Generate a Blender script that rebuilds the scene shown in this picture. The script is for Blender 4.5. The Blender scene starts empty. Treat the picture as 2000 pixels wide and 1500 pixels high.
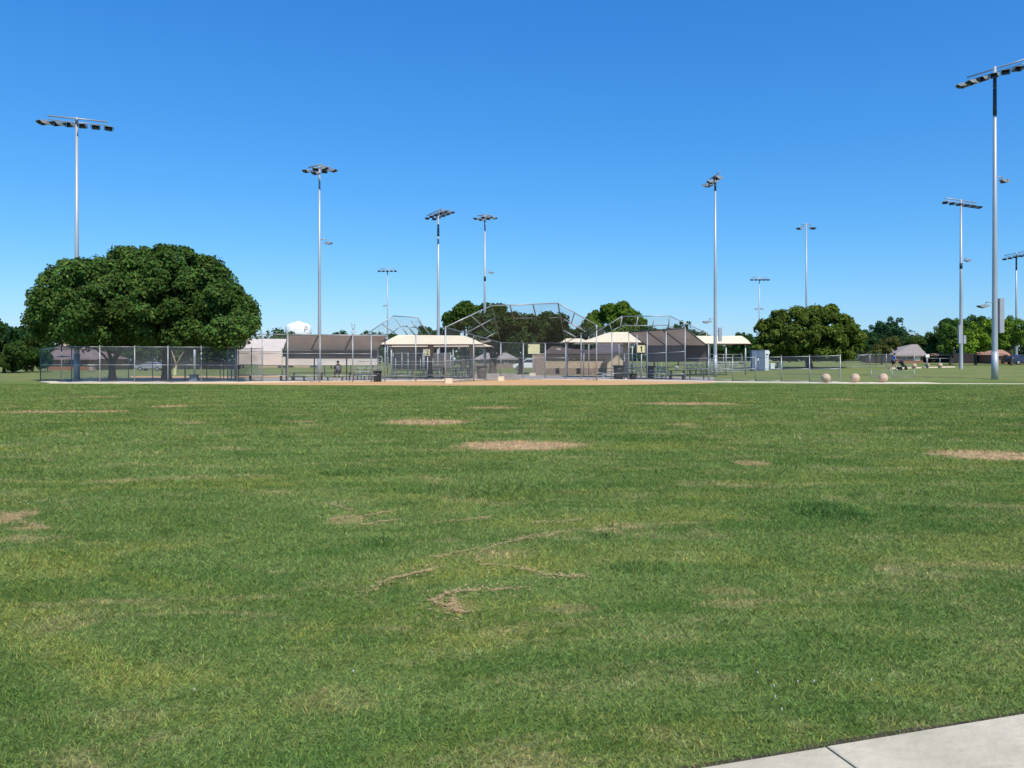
import bpy, math, random
import numpy as np
from mathutils import Vector, Matrix
R = math.radians
random.seed(7); rng = np.random.default_rng(7)
scene = bpy.context.scene
COL = scene.collection

# ------------------------------------------------------------------ camera
F = 1502.0; HOR = 704.0; EYE = 1.5
PITCH = 0.0
cam = bpy.data.cameras.new('camera'); camo = bpy.data.objects.new('camera', cam); COL.objects.link(camo)
cam.sensor_fit = 'HORIZONTAL'; cam.sensor_width = 36; cam.lens = 36*F/2000
cam.shift_y = (HOR-750)/2000     # level camera, horizon a little above the middle
cam.clip_start = 0.1; cam.clip_end = 6000
camo.location = (0, 0, EYE); camo.rotation_euler = (math.pi/2-PITCH, 0, 0)
scene.camera = camo
# ------------------------------------------------------------------ world, sun, exposure
SUN_EL, SUN_AZ = 50.0, 25.0           # sun behind the photographer, to the right
w = bpy.data.worlds.new('World'); scene.world = w; w.use_nodes = True
nt = w.node_tree; nt.nodes.clear()
sky = nt.nodes.new('ShaderNodeTexSky'); sky.sky_type = 'NISHITA'; sky.sun_disc = False
sky.sun_elevation = R(SUN_EL); sky.sun_rotation = R(180-SUN_AZ)
sky.altitude = 150; sky.air_density = 1.15; sky.dust_density = 0.2; sky.ozone_density = 3.2
hs = nt.nodes.new('ShaderNodeHueSaturation'); hs.inputs['Saturation'].default_value = 1.12
hs.inputs['Value'].default_value = 1.0
bg = nt.nodes.new('ShaderNodeBackground'); bg.inputs['Strength'].default_value = 0.15
wo = nt.nodes.new('ShaderNodeOutputWorld')
# camera-like colour response of the whole sky (deeper, more saturated blue), the same for every direction
sep = nt.nodes.new('ShaderNodeSeparateColor'); com = nt.nodes.new('ShaderNodeCombineColor')
nt.links.new(sky.outputs[0], hs.inputs['Color']); nt.links.new(hs.outputs[0], sep.inputs[0])
for i, (k, p) in enumerate(((.43, 1.2), (.66, .83), (1.0, .60))):
    pw = nt.nodes.new('ShaderNodeMath'); pw.operation = 'POWER'; pw.inputs[1].default_value = p
    ml = nt.nodes.new('ShaderNodeMath'); ml.operation = 'MULTIPLY'; ml.inputs[1].default_value = k*.15**(p-1)
    nt.links.new(sep.outputs[i], pw.inputs[0]); nt.links.new(pw.outputs[0], ml.inputs[0]); nt.links.new(ml.outputs[0], com.inputs[i])
nt.links.new(com.outputs[0], bg.inputs[0]); nt.links.new(bg.outputs[0], wo.inputs[0])
sl = bpy.data.lights.new('sun', 'SUN'); sl.energy = 5.0; sl.angle = R(0.53); sl.color = (1, 0.915, 0.78)
so = bpy.data.objects.new('sun', sl); COL.objects.link(so)
a_ = R(SUN_AZ); e_ = R(SUN_EL)
sdir = Vector((-math.sin(a_)*math.cos(e_), math.cos(a_)*math.cos(e_), -math.sin(e_)))
so.rotation_euler = sdir.to_track_quat('-Z', 'Y').to_euler(); so.location = (40, -60, 80)
vs = scene.view_settings; vs.view_transform = 'Standard'; vs.look = 'None'; vs.exposure = 0; vs.gamma = 1
vs.use_curve_mapping = False

# ------------------------------------------------------------------ helpers
def sstep(a, b, x):
    t = np.clip((np.asarray(x, float)-a)/(b-a), 0, 1); return t*t*(3-2*t)
def H(x, y):
    """height of the ground"""
    h = sstep(12, 30, x)*np.clip(np.asarray(y, float)-54, 0, 90)*0.0118
    h = h + 0.2*sstep(20, 33, x)*sstep(51.8, 54.5, y)
    h = h - 0.33*np.exp(-((x-9)/22.0)**2-((np.asarray(y, float)-97)/14.0)**2)
    return h
def h1(x, y): return float(H(x, y))
_f = Vector((0, math.cos(PITCH), -math.sin(PITCH))); _u = Vector((0, math.sin(PITCH), math.cos(PITCH)))
def P(px, py, D):
    """surveyed point: bearing/elevation of a photo point at depth D metres"""
    d = Vector((px-1000, F, HOR-py))
    k = D/d.y
    return Vector((d.x*k, D, EYE+d.z*k))
def XG(px, D): return (px-1000)/F*D
def G(px, D, dz=0.0):
    x = XG(px, D); return Vector((x, D, h1(x, D)+dz))
def GP(px, py):
    d = Vector((px-1000, F, HOR-py))
    k = -EYE/d.z
    return Vector((d.x*k, d.y*k, 0))
def DY(py): return EYE*F/(py-HOR)

class MB:
    def __init__(s): s.v = []; s.f = []; s.m = []; s.cm = 0; s.smooth = []
    def add(s, vs, fs, sm=False):
        b = len(s.v); s.v += [tuple(v) for v in vs]
        for f in fs: s.f.append([b+i for i in f]); s.m.append(s.cm); s.smooth.append(sm)
        return s
    def box(s, c, size, rz=0, rx=0, ry=0, taper=1.0):
        hx, hy, hz = size[0]/2, size[1]/2, size[2]/2
        M = Matrix.Rotation(rz, 3, 'Z') @ Matrix.Rotation(ry, 3, 'Y') @ Matrix.Rotation(rx, 3, 'X')
        vs = []
        for z in (-1, 1):
            t = taper if z > 0 else 1
            for x, y in ((-1, -1), (1, -1), (1, 1), (-1, 1)):
                vs.append(M @ Vector((x*hx*t, y*hy*t, z*hz)) + Vector(c))
        return s.add(vs, [(3, 2, 1, 0), (4, 5, 6, 7), (0, 1, 5, 4), (1, 2, 6, 5), (2, 3, 7, 6), (3, 0, 4, 7)])
    def tube(s, pts, rad, n=8, cap=True):
        pts = [Vector(p) for p in pts]
        if not hasattr(rad, '__len__'): rad = [rad]*len(pts)
        vs = []; prev = None
        for i, p in enumerate(pts):
            t = (pts[min(i+1, len(pts)-1)]-pts[max(i-1, 0)])
            if t.length < 1e-9: t = Vector((0, 0, 1))
            t.normalize()
            if prev is None:
                a = Vector((1, 0, 0)) if abs(t.x) < .8 else Vector((0, 1, 0))
            else: a = prev
            u = (a - t*a.dot(t)).normalized(); v = t.cross(u); prev = u
            for k in range(n):
                an = 2*math.pi*k/n
                vs.append(p + (u*math.cos(an)+v*math.sin(an))*rad[i])
        fs = []
        for i in range(len(pts)-1):
            for k in range(n):
                a = i*n+k; b = i*n+(k+1) % n
                fs.append((a, b, b+n, a+n))
        s.add(vs, fs, True)
        if cap:
            b = len(s.v)-len(vs)
            s.f.append([b+k for k in range(n)][::-1]); s.m.append(s.cm); s.smooth.append(False)
            s.f.append([b+(len(pts)-1)*n+k for k in range(n)]); s.m.append(s.cm); s.smooth.append(False)
        return s
    def lathe(s, base, prof, n=16):
        base = Vector(base); vs = []; fs = []
        for r, z in prof:
            for k in range(n):
                an = 2*math.pi*k/n
                vs.append(base+Vector((r*math.cos(an), r*math.sin(an), z)))
        for i in range(len(prof)-1):
            for k in range(n):
                a = i*n+k; b = i*n+(k+1) % n
                fs.append((a, b, b+n, a+n))
        s.add(vs, fs, True)
        b = len(s.v)-len(vs)
        s.f.append([b+k for k in range(n)][::-1]); s.m.append(s.cm); s.smooth.append(False)
        s.f.append([b+(len(prof)-1)*n+k for k in range(n)]); s.m.append(s.cm); s.smooth.append(False)
        return s
    def poly(s, pts, th=0.0, nrm=None):
        pts = [Vector(p) for p in pts]
        n = len(pts)
        if th == 0: return s.add(pts, [tuple(range(n))])
        nn = nrm or (pts[1]-pts[0]).cross(pts[2]-pts[0]).normalized()
        vs = pts+[p-nn*th for p in pts]
        fs = [tuple(range(n)), tuple(range(2*n-1, n-1, -1))]
        for i in range(n):
            j = (i+1) % n; fs.append((j, i, n+i, n+j))
        return s.add(vs, fs)
    def build(s, name, mat, parent=None, label=None, kind=None, subdiv=False):
        me = bpy.data.meshes.new(name)
        off = parent_world(parent) if parent else Vector((0, 0, 0))
        me.from_pydata([(v[0]-off[0], v[1]-off[1], v[2]-off[2]) for v in s.v], [], s.f)
        mats = mat if isinstance(mat, (list, tuple)) else [mat]
        for m in mats: me.materials.append(m)
        me.polygons.foreach_set('material_index', s.m)
        me.polygons.foreach_set('use_smooth', s.smooth)
        me.update()
        o = bpy.data.objects.new(name, me); COL.objects.link(o)
        if parent: o.parent = parent
        if label: o['label'] = label
        if kind: o['kind'] = kind
        return o
def parent_world(p):
    v = Vector((0, 0, 0))
    while p is not None: v += Vector(p.location); p = p.parent
    return v
def tag(o, label, cat, group=None):
    o['label'] = label; o['category'] = cat
    if group: o['group'] = group
    return o
def thing(name, loc, label, cat, group=None):
    o = bpy.data.objects.new(name, None); COL.objects.link(o); o.location = loc
    o.empty_display_size = 0.2
    return tag(o, label, cat, group)
def copy_tree(o, parent=None):
    c = o.copy(); COL.objects.link(c)
    if parent is not None: c.parent = parent
    for ch in list(o.children): copy_tree(ch, c)
    return c

# ------------------------------------------------------------------ materials
def newmat(name):
    m = bpy.data.materials.new(name); m.use_nodes = True
    n = m.node_tree; b = n.nodes['Principled BSDF']
    return m, n, b
def mat(name, col, rough=0.7, metal=0.0, var=0.15, scale=3.0, bump=0.0, spec=0.3, col2=None, stretch=(1, 1, 1), coord='Object'):
    m, n, b = newmat(name)
    b.inputs['Roughness'].default_value = rough; b.inputs['Metallic'].default_value = metal
    b.inputs['Specular IOR Level'].default_value = spec
    tc = n.nodes.new('ShaderNodeTexCoord'); mp = n.nodes.new('ShaderNodeMapping')
    mp.inputs['Scale'].default_value = stretch
    nz = n.nodes.new('ShaderNodeTexNoise'); nz.inputs['Scale'].default_value = scale; nz.inputs['Detail'].default_value = 6
    n.links.new(tc.outputs[coord], mp.inputs[0]); n.links.new(mp.outputs[0], nz.inputs['Vector'])
    cr = n.nodes.new('ShaderNodeValToRGB')
    c2 = col2 or tuple(min(1, c*(1+var)) for c in col)
    c1 = tuple(c*(1-var) for c in col)
    cr.color_ramp.elements[0].position = 0.3; cr.color_ramp.elements[1].position = 0.7
    cr.color_ramp.elements[0].color = (*c1, 1); cr.color_ramp.elements[1].color = (*c2, 1)
    n.links.new(nz.outputs[0], cr.inputs[0]); n.links.new(cr.outputs[0], b.inputs['Base Color'])
    if bump:
        bp = n.nodes.new('ShaderNodeBump'); bp.inputs['Strength'].default_value = bump; bp.inputs['Distance'].default_value = 0.02
        nz2 = n.nodes.new('ShaderNodeTexNoise'); nz2.inputs['Scale'].default_value = scale*8; nz2.inputs['Detail'].default_value = 5
        n.links.new(mp.outputs[0], nz2.inputs['Vector']); n.links.new(nz2.outputs[0], bp.inputs['Height']); n.links.new(bp.outputs[0], b.inputs['Normal'])
    return m
def mesh_mat(name, col, alpha):
    m, n, b = newmat(name)
    b.inputs['Base Color'].default_value = (*col, 1); b.inputs['Roughness'].default_value = 0.6
    tr = n.nodes.new('ShaderNodeBsdfTransparent'); mx = n.nodes.new('ShaderNodeMixShader')
    out = n.nodes['Material Output']
    tc = n.nodes.new('ShaderNodeTexCoord'); nz = n.nodes.new('ShaderNodeTexNoise'); nz.inputs['Scale'].default_value = 0.8
    mr = n.nodes.new('ShaderNodeMapRange'); mr.inputs['From Min'].default_value = .3; mr.inputs['From Max'].default_value = .7
    mr.inputs['To Min'].default_value = alpha*0.75; mr.inputs['To Max'].default_value = alpha*1.25
    n.links.new(tc.outputs['Object'], nz.inputs['Vector']); n.links.new(nz.outputs[0], mr.inputs['Value'])
    n.links.new(mr.outputs[0], mx.inputs[0]); n.links.new(tr.outputs[0], mx.inputs[1]); n.links.new(b.outputs[0], mx.inputs[2])
    n.links.new(mx.outputs[0], out.inputs[0])
    return m
def cloth_mat(name, col, trans=0.3, var=0.08, alpha=1.0):
    m, n, b = newmat(name)
    tc = n.nodes.new('ShaderNodeTexCoord'); nz = n.nodes.new('ShaderNodeTexNoise'); nz.inputs['Scale'].default_value = 0.7; nz.inputs['Detail'].default_value = 5
    cr = n.nodes.new('ShaderNodeValToRGB')
    cr.color_ramp.elements[0].position = .35; cr.color_ramp.elements[1].position = .65
    cr.color_ramp.elements[0].color = (*[c*(1-var) for c in col], 1); cr.color_ramp.elements[1].color = (*[min(1, c*(1+var)) for c in col], 1)
    n.links.new(tc.outputs['Object'], nz.inputs['Vector']); n.links.new(nz.outputs[0], cr.inputs[0])
    d = n.nodes.new('ShaderNodeBsdfDiffuse'); t = n.nodes.new('ShaderNodeBsdfTranslucent'); mx = n.nodes.new('ShaderNodeMixShader')
    mx.inputs[0].default_value = trans
    n.links.new(cr.outputs[0], d.inputs[0]); n.links.new(cr.outputs[0], t.inputs[0])
    n.links.new(d.outputs[0], mx.inputs[1]); n.links.new(t.outputs[0], mx.inputs[2])
    last = mx
    if alpha < 1:
        tr = n.nodes.new('ShaderNodeBsdfTransparent'); m2 = n.nodes.new('ShaderNodeMixShader'); m2.inputs[0].default_value = alpha
        n.links.new(tr.outputs[0], m2.inputs[1]); n.links.new(mx.outputs[0], m2.inputs[2]); last = m2
    n.links.new(last.outputs[0], n.nodes['Material Output'].inputs[0])
    return m
M = {}
M['galv'] = mat('galvanised_steel', (.36, .38, .40), .45, .35, .10, 2, spec=.5)
M['galv_dark'] = mat('weathered_steel', (.16, .17, .18), .6, .2, .15, 3)
M['pole'] = mat('galvanised_pole', (.40, .435, .47), .45, .25, .16, 1.2, spec=.5, stretch=(1, 1, .15))
M['poleband'] = mat('dark_cable_cover', (.035, .05, .075), .6, 0, .2, 3)
M['box'] = mat('grey_ballast_box', (.36, .38, .42), .5, .2, .08, 2)
M['lamp'] = mat('lamp_housing', (.30, .32, .35), .5, .2, .1, 6)
M['lens'] = mat('lamp_lens_and_underside_shade', (.025, .02, .03), .25, 0, .3, 8, spec=.6)
M['chain'] = mesh_mat('chain_link', (.20, .225, .24), .15)
M['chain_dense'] = mesh_mat('chain_link_doubled', (.24, .28, .32), .36)
M['chain_dark'] = mesh_mat('netting', (.10, .115, .10), .20)
M['cream'] = cloth_mat('cream_canopy', (.84, .74, .53), .12, .03)
M['tan_cloth'] = cloth_mat('pale_shade_cloth', (.68, .60, .54), .12, .05)
M['brown_cloth'] = cloth_mat('brown_shade_cloth', (.36, .285, .225), .36, .10)
M['dark_cloth'] = cloth_mat('grey_windscreen', (.165, .140, .128), .25, .12)
M['conc'] = mat('pale_concrete', (.70, .60, .46), .85, 0, .10, 2.5, .3)
M['conc_grey'] = mat('grey_concrete', (.33, .30, .265), .85, 0, .15, 1.5, .3)
M['slab'] = mat('sidewalk_concrete', (.50, .44, .31), .9, 0, .12, 2.4, .40, col2=(.61, .545, .40), coord='Object')
M['block'] = mat('sandy_block', (.68, .58, .42), .85, 0, .12, 6, .3)
M['ball'] = mat('sandy_granite_concrete', (.50, .375, .265), .85, 0, .18, 9, .4)
M['wall_tan'] = mat('split_face_block', (.42, .33, .235), .9, 0, .22, 2.5, .5, stretch=(1, 1, 2.5))
M['wall_brown'] = mat('brown_block_wall', (.25, .19, .155), .9, 0, .25, 2.5, .5, stretch=(1, 1, 2.5))
M['roof_purple'] = mat('brown_metal_roof', (.115, .092, .090), .55, .1, .12, 1.0)
M['roof_brown'] = mat('brown_shingle', (.20, .15, .145), .9, 0, .15, 1.5, .2)
M['roof_grey'] = mat('grey_shingle', (.30, .26, .235), .9, 0, .12, 1.5, .2)
M['roof_terra'] = mat('terracotta_shingle', (.40, .22, .15), .9, 0, .15, 1.5, .2)
M['brick'] = mat('red_brick', (.26, .12, .075), .9, 0, .22, 3, .3, stretch=(1, 1, 3))
M['white'] = mat('white_paint', (.78, .78, .76), .45, 0, .05, 2)
M['carwhite'] = mat('white_car_paint', (.75, .76, .78), .25, 0, .03, 2, spec=.6)
M['carblue'] = mat('dark_blue_car_paint', (.02, .03, .07), .25, 0, .1, 2, spec=.6)
M['cargrey'] = mat('silver_car_paint', (.35, .37, .40), .25, .3, .05, 2, spec=.6)
M['glass'] = mat('dark_glass', (.02, .025, .03), .12, 0, .2, 2, spec=.7)
M['rubber'] = mat('black_rubber', (.018, .018, .018), .8, 0, .2, 6)
M['black'] = mat('black_plastic', (.02, .022, .022), .55, 0, .25, 5)
M['binblack'] = mat('dark_green_bin', (.012, .02, .018), .6, 0, .3, 5)
M['benchdark'] = mat('dark_bench_metal', (.045, .055, .06), .55, .1, .2, 4)
M['alu'] = mat('aluminium_plank', (.52, .54, .56), .4, .4, .12, 3, stretch=(.3, 1, 1))
M['green_alu'] = mat('green_coated_metal', (.02, .05, .05), .5, .1, .2, 4)
M['yellow'] = mat('yellow_sign', (.60, .56, .32), .6, 0, .08, 6)
M['black_ink'] = mat('black_print', (.015, .015, .015), .6, 0, .1, 3)
M['cab'] = mat('blue_grey_cabinet', (.115, .16, .23), .5, .1, .10, 2)
M['cabw'] = mat('pale_cabinet_panel', (.62, .68, .72), .5, 0, .06, 2)
M['bark'] = mat('bark', (.075, .06, .052), .95, 0, .35, 5, .8, stretch=(1, 1, .3))
M['bark_pale'] = mat('dry_pale_bark', (.34, .27, .20), .95, 0, .25, 5, .5)
M['tan_col'] = mat('tan_column', (.27, .225, .19), .7, 0, .1, 2)
M['skin'] = mat('skin', (.42, .25, .17), .6, 0, .05, 4)
M['blue_shirt'] = mat('blue_shirt', (.05, .16, .55), .85, 0, .12, 6)
M['shorts'] = mat('dark_shorts', (.025, .028, .04), .85, 0, .12, 6)
M['hair'] = mat('dark_hair', (.015, .012, .01), .7, 0, .2, 20)
M['white_cloth'] = mat('white_cloth', (.80, .80, .80), .8, 0, .05, 6)
M['tower'] = mat('water_tower_paint', (.80, .82, .84), .5, 0, .03, .3)
M['maroon'] = mat('faint_brown_print', (.16, .09, .08), .6, 0, .05, 1)
M['faint'] = mat('faint_grey_print', (.52, .53, .54), .6, 0, .05, 1)
M['pylon'] = mat('hazy_steel_lattice', (.42, .46, .5), .6, .1, .05, 1)
M['soil'] = mat('sidewalk_edge_soil', (.085, .065, .045), .95, 0, .4, 14, .9, coord='Object')
M['redbrown'] = mat('red_brown_beam', (.10, .035, .025), .6, 0, .1, 2)
M['binbrown'] = mat('brown_bin', (.085, .068, .060), .7, 0, .2, 4)
M['eave_band'] = mat('dark_brown_eave_band', (.075, .058, .052), .7, 0, .12, 2)
M['bullpen'] = mat('bullpen_soil', (.30, .235, .175), .95, 0, .2, 1.2, .3)
M['darkwood'] = mat('dark_fence_wood', (.035, .030, .030), .9, 0, .2, 1)

# ---- turf colour group (green patches, straw and bare soil where the field has them)
PATCH = [  # px, py, half width px, half height px, strength
 (1015, 871, 122, 9, 1.0), (833, 825, 82, 5.5, .9), (1945, 890, 120, 10, .95), (1345, 789, 95, 3, .75),
 (85, 805, 85, 2.5, .7), (205, 804, 45, 2.3, .7), (335, 794, 36, 2.5, .65), (962, 797, 55, 2.2, .6), (375, 827, 28, 2.2, .5),
 (8, 1013, 42, 15, .6), (60, 1032, 40, 4, .45), (1468, 905, 38, 5, .6), (1335, 830, 32, 2.5, .5), (585, 824, 32, 2, .5),
 (190, 776, 60, 1.4, .5), (1640, 780, 32, 1.5, .5), (890, 1187, 42, 12, .2), (985, 1085, 50, 12, .15), (675, 1015, 40, 9, .4), (1420, 1155, 60, 10, .25), (255, 1400, 80, 25, .12), (650, 1370, 90, 30, .12), (1110, 1190, 60, 10, .3)]
WEED = [(1620, 1000, 75, 20, 1.0), (1800, 995, 60, 8, .6), (665, 926, 48, 5, .9), (1170, 1047, 45, 6, .7), (750, 1060, 55, 12, .6), (990, 960, 200, 18, .35), (1790, 965, 45, 4, .6), (1260, 1110, 90, 14, .5)]
def ell(px, py, hw, hh):
    c = GP(px, py); a = GP(px, py-hh); b = GP(px, py+hh)
    return c.x, (a.y+b.y)/2, hw/F*c.y, (a.y-b.y)/2
def turf_group():
    g = bpy.data.node_groups.new('turf_colour', 'ShaderNodeTree')
    g.interface.new_socket('Color', in_out='OUTPUT', socket_type='NodeSocketColor')
    g.interface.new_socket('Soil', in_out='OUTPUT', socket_type='NodeSocketFloat')
    N = g.nodes; L = g.links
    out = N.new('NodeGroupOutput'); geo = N.new('ShaderNodeNewGeometry')
    fl = N.new('ShaderNodeVectorMath'); fl.operation = 'MULTIPLY'; fl.inputs[1].default_value = (1, 1, 0)
    L.new(geo.outputs['Position'], fl.inputs[0])
    def noise(scale, det=4, dist=0.0, rough=.55, st=None):
        n = N.new('ShaderNodeTexNoise'); n.inputs['Scale'].default_value = scale; n.inputs['Detail'].default_value = det
        n.inputs['Distortion'].default_value = dist; n.inputs['Roughness'].default_value = rough
        if st:
            mp = N.new('ShaderNodeMapping'); mp.inputs['Scale'].default_value = st; mp.inputs['Rotation'].default_value = (0, 0, R(12))
            L.new(fl.outputs[0], mp.inputs[0]); L.new(mp.outputs[0], n.inputs['Vector'])
        else: L.new(fl.outputs[0], n.inputs['Vector'])
        return n.outputs[0]
    def rng_(v, a, b, c=0, d=1):
        m = N.new('ShaderNodeMapRange'); m.inputs['From Min'].default_value = a; m.inputs['From Max'].default_value = b
        m.inputs['To Min'].default_value = c; m.inputs['To Max'].default_value = d; m.interpolation_type = 'SMOOTHSTEP'
        L.new(v, m.inputs['Value']); return m.outputs[0]
    def mixc(f, a, b):
        m = N.new('ShaderNodeMix'); m.data_type = 'RGBA'
        if isinstance(f, float): m.inputs[0].default_value = f
        else: L.new(f, m.inputs[0])
        for k, c in ((6, a), (7, b)):
            if isinstance(c, tuple): m.inputs[k].default_value = (*c, 1)
            else: L.new(c, m.inputs[k])
        return m.outputs[2]
    def math_(op, a, b):
        m = N.new('ShaderNodeMath'); m.operation = op; m.use_clamp = False
        for k, c in ((0, a), (1, b)):
            if isinstance(c, (int, float)): m.inputs[k].default_value = c
            else: L.new(c, m.inputs[k])
        return m.outputs[0]
    base = mixc(rng_(noise(.22, 3, .6), .38, .62), (.118, .186, .046), (.168, .238, .066))
    base = mixc(rng_(noise(.75, 5, .4), .46, .70), base, (.176, .240, .068))      # paler, blue-grey leaf
    base = mixc(rng_(noise(.45, 5, 1.0, .6, (.7, 1.6, 1)), .48, .66, 0, .8), base, (.225, .258, .060))  # yellowish
    base = mixc(rng_(noise(1.9, 6, .5, .65), .50, .72, 0, .65), base, (.066, .128, .024))         # dark lush tufts
    base = mixc(rng_(noise(.9, 4, 1.2, .5, (.35, 1.5, 1)), .50, .62, 0, .55), base, (.072, .148, .030))
    base = mixc(rng_(noise(3.4, 5, .6, .6), .55, .72, 0, .5), base, (.23, .26, .09))
    st = rng_(noise(1.1, 7, .8, .72, (.6, 1.3, 1)), .52, .70, 0, .72)
    base = mixc(st, base, (.38, .325, .155))                                         # dry straw
    base = mixc(rng_(noise(14, 4, .2, .7), .42, .68, 0, .5), base, (.06, .115, .026))
    sp = N.new('ShaderNodeSeparateXYZ'); L.new(fl.outputs[0], sp.inputs[0])
    wob = math_('ADD', math_('MULTIPLY', math_('SUBTRACT', noise(1.8, 6, 0, .75), .5), 2.8), math_('MULTIPLY', math_('SUBTRACT', noise(22, 4, 0, .7), .5), 1.6))
    def ellmask(c):
        cx, cy, rx, ry = ell(*c[:4])
        u = math_('MULTIPLY', math_('SUBTRACT', sp.outputs[0], cx), 1/rx); v = math_('MULTIPLY', math_('SUBTRACT', sp.outputs[1], cy), 1/ry)
        d = math_('ADD', math_('MULTIPLY', u, u), math_('MULTIPLY', v, v))
        return math_('MULTIPLY', rng_(math_('ADD', d, wob), .35, 1.5, 1, 0), c[4])
    soil = None
    for c in PATCH:
        k = ellmask(c); soil = k if soil is None else math_('MAXIMUM', soil, k)
    weed = None
    for c in WEED:
        k = ellmask(c); weed = k if weed is None else math_('MAXIMUM', weed, k)
    base = mixc(math_('MULTIPLY', weed, .7), base, (.065, .150, .038))
    soilc = mixc(rng_(noise(5, 6, 0, .7), .35, .65), (.34, .225, .12), (.54, .395, .20))
    # the dry strip beyond the outfield fence on the right
    dry = math_('MULTIPLY', rng_(sp.outputs[1], 51, 56, 0, 1), rng_(noise(.22, 5, .5, .6, (.35, 1.8, 1)), .34, .62, .15, .9))
    base = mixc(dry, base, (.215, .225, .080))
    base = mixc(soil, base, soilc)
    L.new(base, out.inputs['Color']); L.new(soil, out.inputs['Soil'])
    return g
TG = turf_group()
def turf_mat(name, blade=False):
    m, n, b = newmat(name)
    g = n.nodes.new('ShaderNodeGroup'); g.node_tree = TG
    if not blade:
        b.inputs['Roughness'].default_value = .95; b.inputs['Specular IOR Level'].default_value = .1
        nz = n.nodes.new('ShaderNodeTexNoise'); nz.inputs['Scale'].default_value = 30; nz.inputs['Detail'].default_value = 6
        geo = n.nodes.new('ShaderNodeNewGeometry'); n.links.new(geo.outputs['Position'], nz.inputs['Vector'])
        bp = n.nodes.new('ShaderNodeBump'); bp.inputs['Strength'].default_value = .9; bp.inputs['Distance'].default_value = .04
        n.links.new(nz.outputs[0], bp.inputs['Height']); n.links.new(bp.outputs[0], b.inputs['Normal'])
        n.links.new(g.outputs[0], b.inputs['Base Color'])
        return m
    at = n.nodes.new('ShaderNodeAttribute'); at.attribute_name = 'tint'
    mul = n.nodes.new('ShaderNodeMix'); mul.data_type = 'RGBA'; mul.blend_type = 'MULTIPLY'; mul.inputs[0].default_value = 1
    n.links.new(g.outputs[0], mul.inputs[6]); n.links.new(at.outputs['Color'], mul.inputs[7])
    d = n.nodes.new('ShaderNodeBsdfDiffuse'); t = n.nodes.new('ShaderNodeBsdfTranslucent'); mx = n.nodes.new('ShaderNodeMixShader'); mx.inputs[0].default_value = .3
    n.links.new(mul.outputs[2], d.inputs[0]); n.links.new(mul.outputs[2], t.inputs[0])
    n.links.new(d.outputs[0], mx.inputs[1]); n.links.new(t.outputs[0], mx.inputs[2]); n.links.new(mx.outputs[0], n.nodes['Material Output'].inputs[0])
    return m
M['turf'] = turf_mat('turf_ground'); M['blade'] = turf_mat('turf_blade', True)
def attr_mat(name, trans=.3, objcol=False):
    m, n, b = newmat(name)
    at = n.nodes.new('ShaderNodeAttribute'); at.attribute_name = 'tint'; src = at.outputs['Color']
    if objcol:
        oi = n.nodes.new('ShaderNodeObjectInfo')
        mul = n.nodes.new('ShaderNodeMix'); mul.data_type = 'RGBA'; mul.blend_type = 'MULTIPLY'; mul.inputs[0].default_value = 1
        n.links.new(at.outputs['Color'], mul.inputs[6]); n.links.new(oi.outputs['Color'], mul.inputs[7]); src = mul.outputs[2]
    d = n.nodes.new('ShaderNodeBsdfDiffuse'); t = n.nodes.new('ShaderNodeBsdfTranslucent'); mx = n.nodes.new('ShaderNodeMixShader'); mx.inputs[0].default_value = trans
    n.links.new(src, d.inputs[0]); n.links.new(src, t.inputs[0])
    n.links.new(d.outputs[0], mx.inputs[1]); n.links.new(t.outputs[0], mx.inputs[2]); n.links.new(mx.outputs[0], n.nodes['Material Output'].inputs[0])
    return m
M['leaf'] = attr_mat('leaf', .28, True); M['litter'] = attr_mat('dry_blades', .2)
# infield dirt
def dirt_mat():
    m, n, b = newmat('infield_dirt'); b.inputs['Roughness'].default_value = .95; b.inputs['Specular IOR Level'].default_value = .1
    geo = n.nodes.new('ShaderNodeNewGeometry'); mp = n.nodes.new('ShaderNodeMapping'); mp.inputs['Scale'].default_value = (.12, .9, 1)
    nz = n.nodes.new('ShaderNodeTexNoise'); nz.inputs['Scale'].default_value = 1.2; nz.inputs['Detail'].default_value = 7
    cr = n.nodes.new('ShaderNodeValToRGB'); cr.color_ramp.elements[0].position = .35; cr.color_ramp.elements[1].position = .68
    cr.color_ramp.elements[0].color = (.49, .275, .122, 1); cr.color_ramp.elements[1].color = (.66, .445, .22, 1)
    n.links.new(geo.outputs['Position'], mp.inputs[0]); n.links.new(mp.outputs[0], nz.inputs['Vector']); n.links.new(nz.outputs[0], cr.inputs[0]); n.links.new(cr.outputs[0], b.inputs['Base Color'])
    return m
M['dirt'] = dirt_mat()

# ------------------------------------------------------------------ ground
def sheet(name, xs, ys, mat_, dz=0.0, kind='structure'):
    X, Y = np.meshgrid(xs, ys); Z = H(X, Y)+dz
    v = np.stack([X.ravel(), Y.ravel(), Z.ravel()], 1); nx = len(xs)
    fs = [(j*nx+i, j*nx+i+1, (j+1)*nx+i+1, (j+1)*nx+i) for j in range(len(ys)-1) for i in range(nx-1)]
    me = bpy.data.meshes.new(name); me.from_pydata(v.tolist(), [], fs); me.materials.append(mat_)
    me.polygons.foreach_set('use_smooth', [True]*len(fs))
    o = bpy.data.objects.new(name, me); COL.objects.link(o); o['kind'] = kind
    return o
xs = np.concatenate([[-3000, -1200, -500, -260, -160, -110, -80], np.arange(-60, 100, 2.0), [110, 130, 160, 220, 320, 600, 1300, 3000]])
ys = np.concatenate([[-60, -20, 0, 20, 40], np.arange(46, 150, 1.5), [160, 180, 220, 300, 500, 900, 1800, 4000]])
sheet('lawn', xs, ys, M['turf'])
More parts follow.
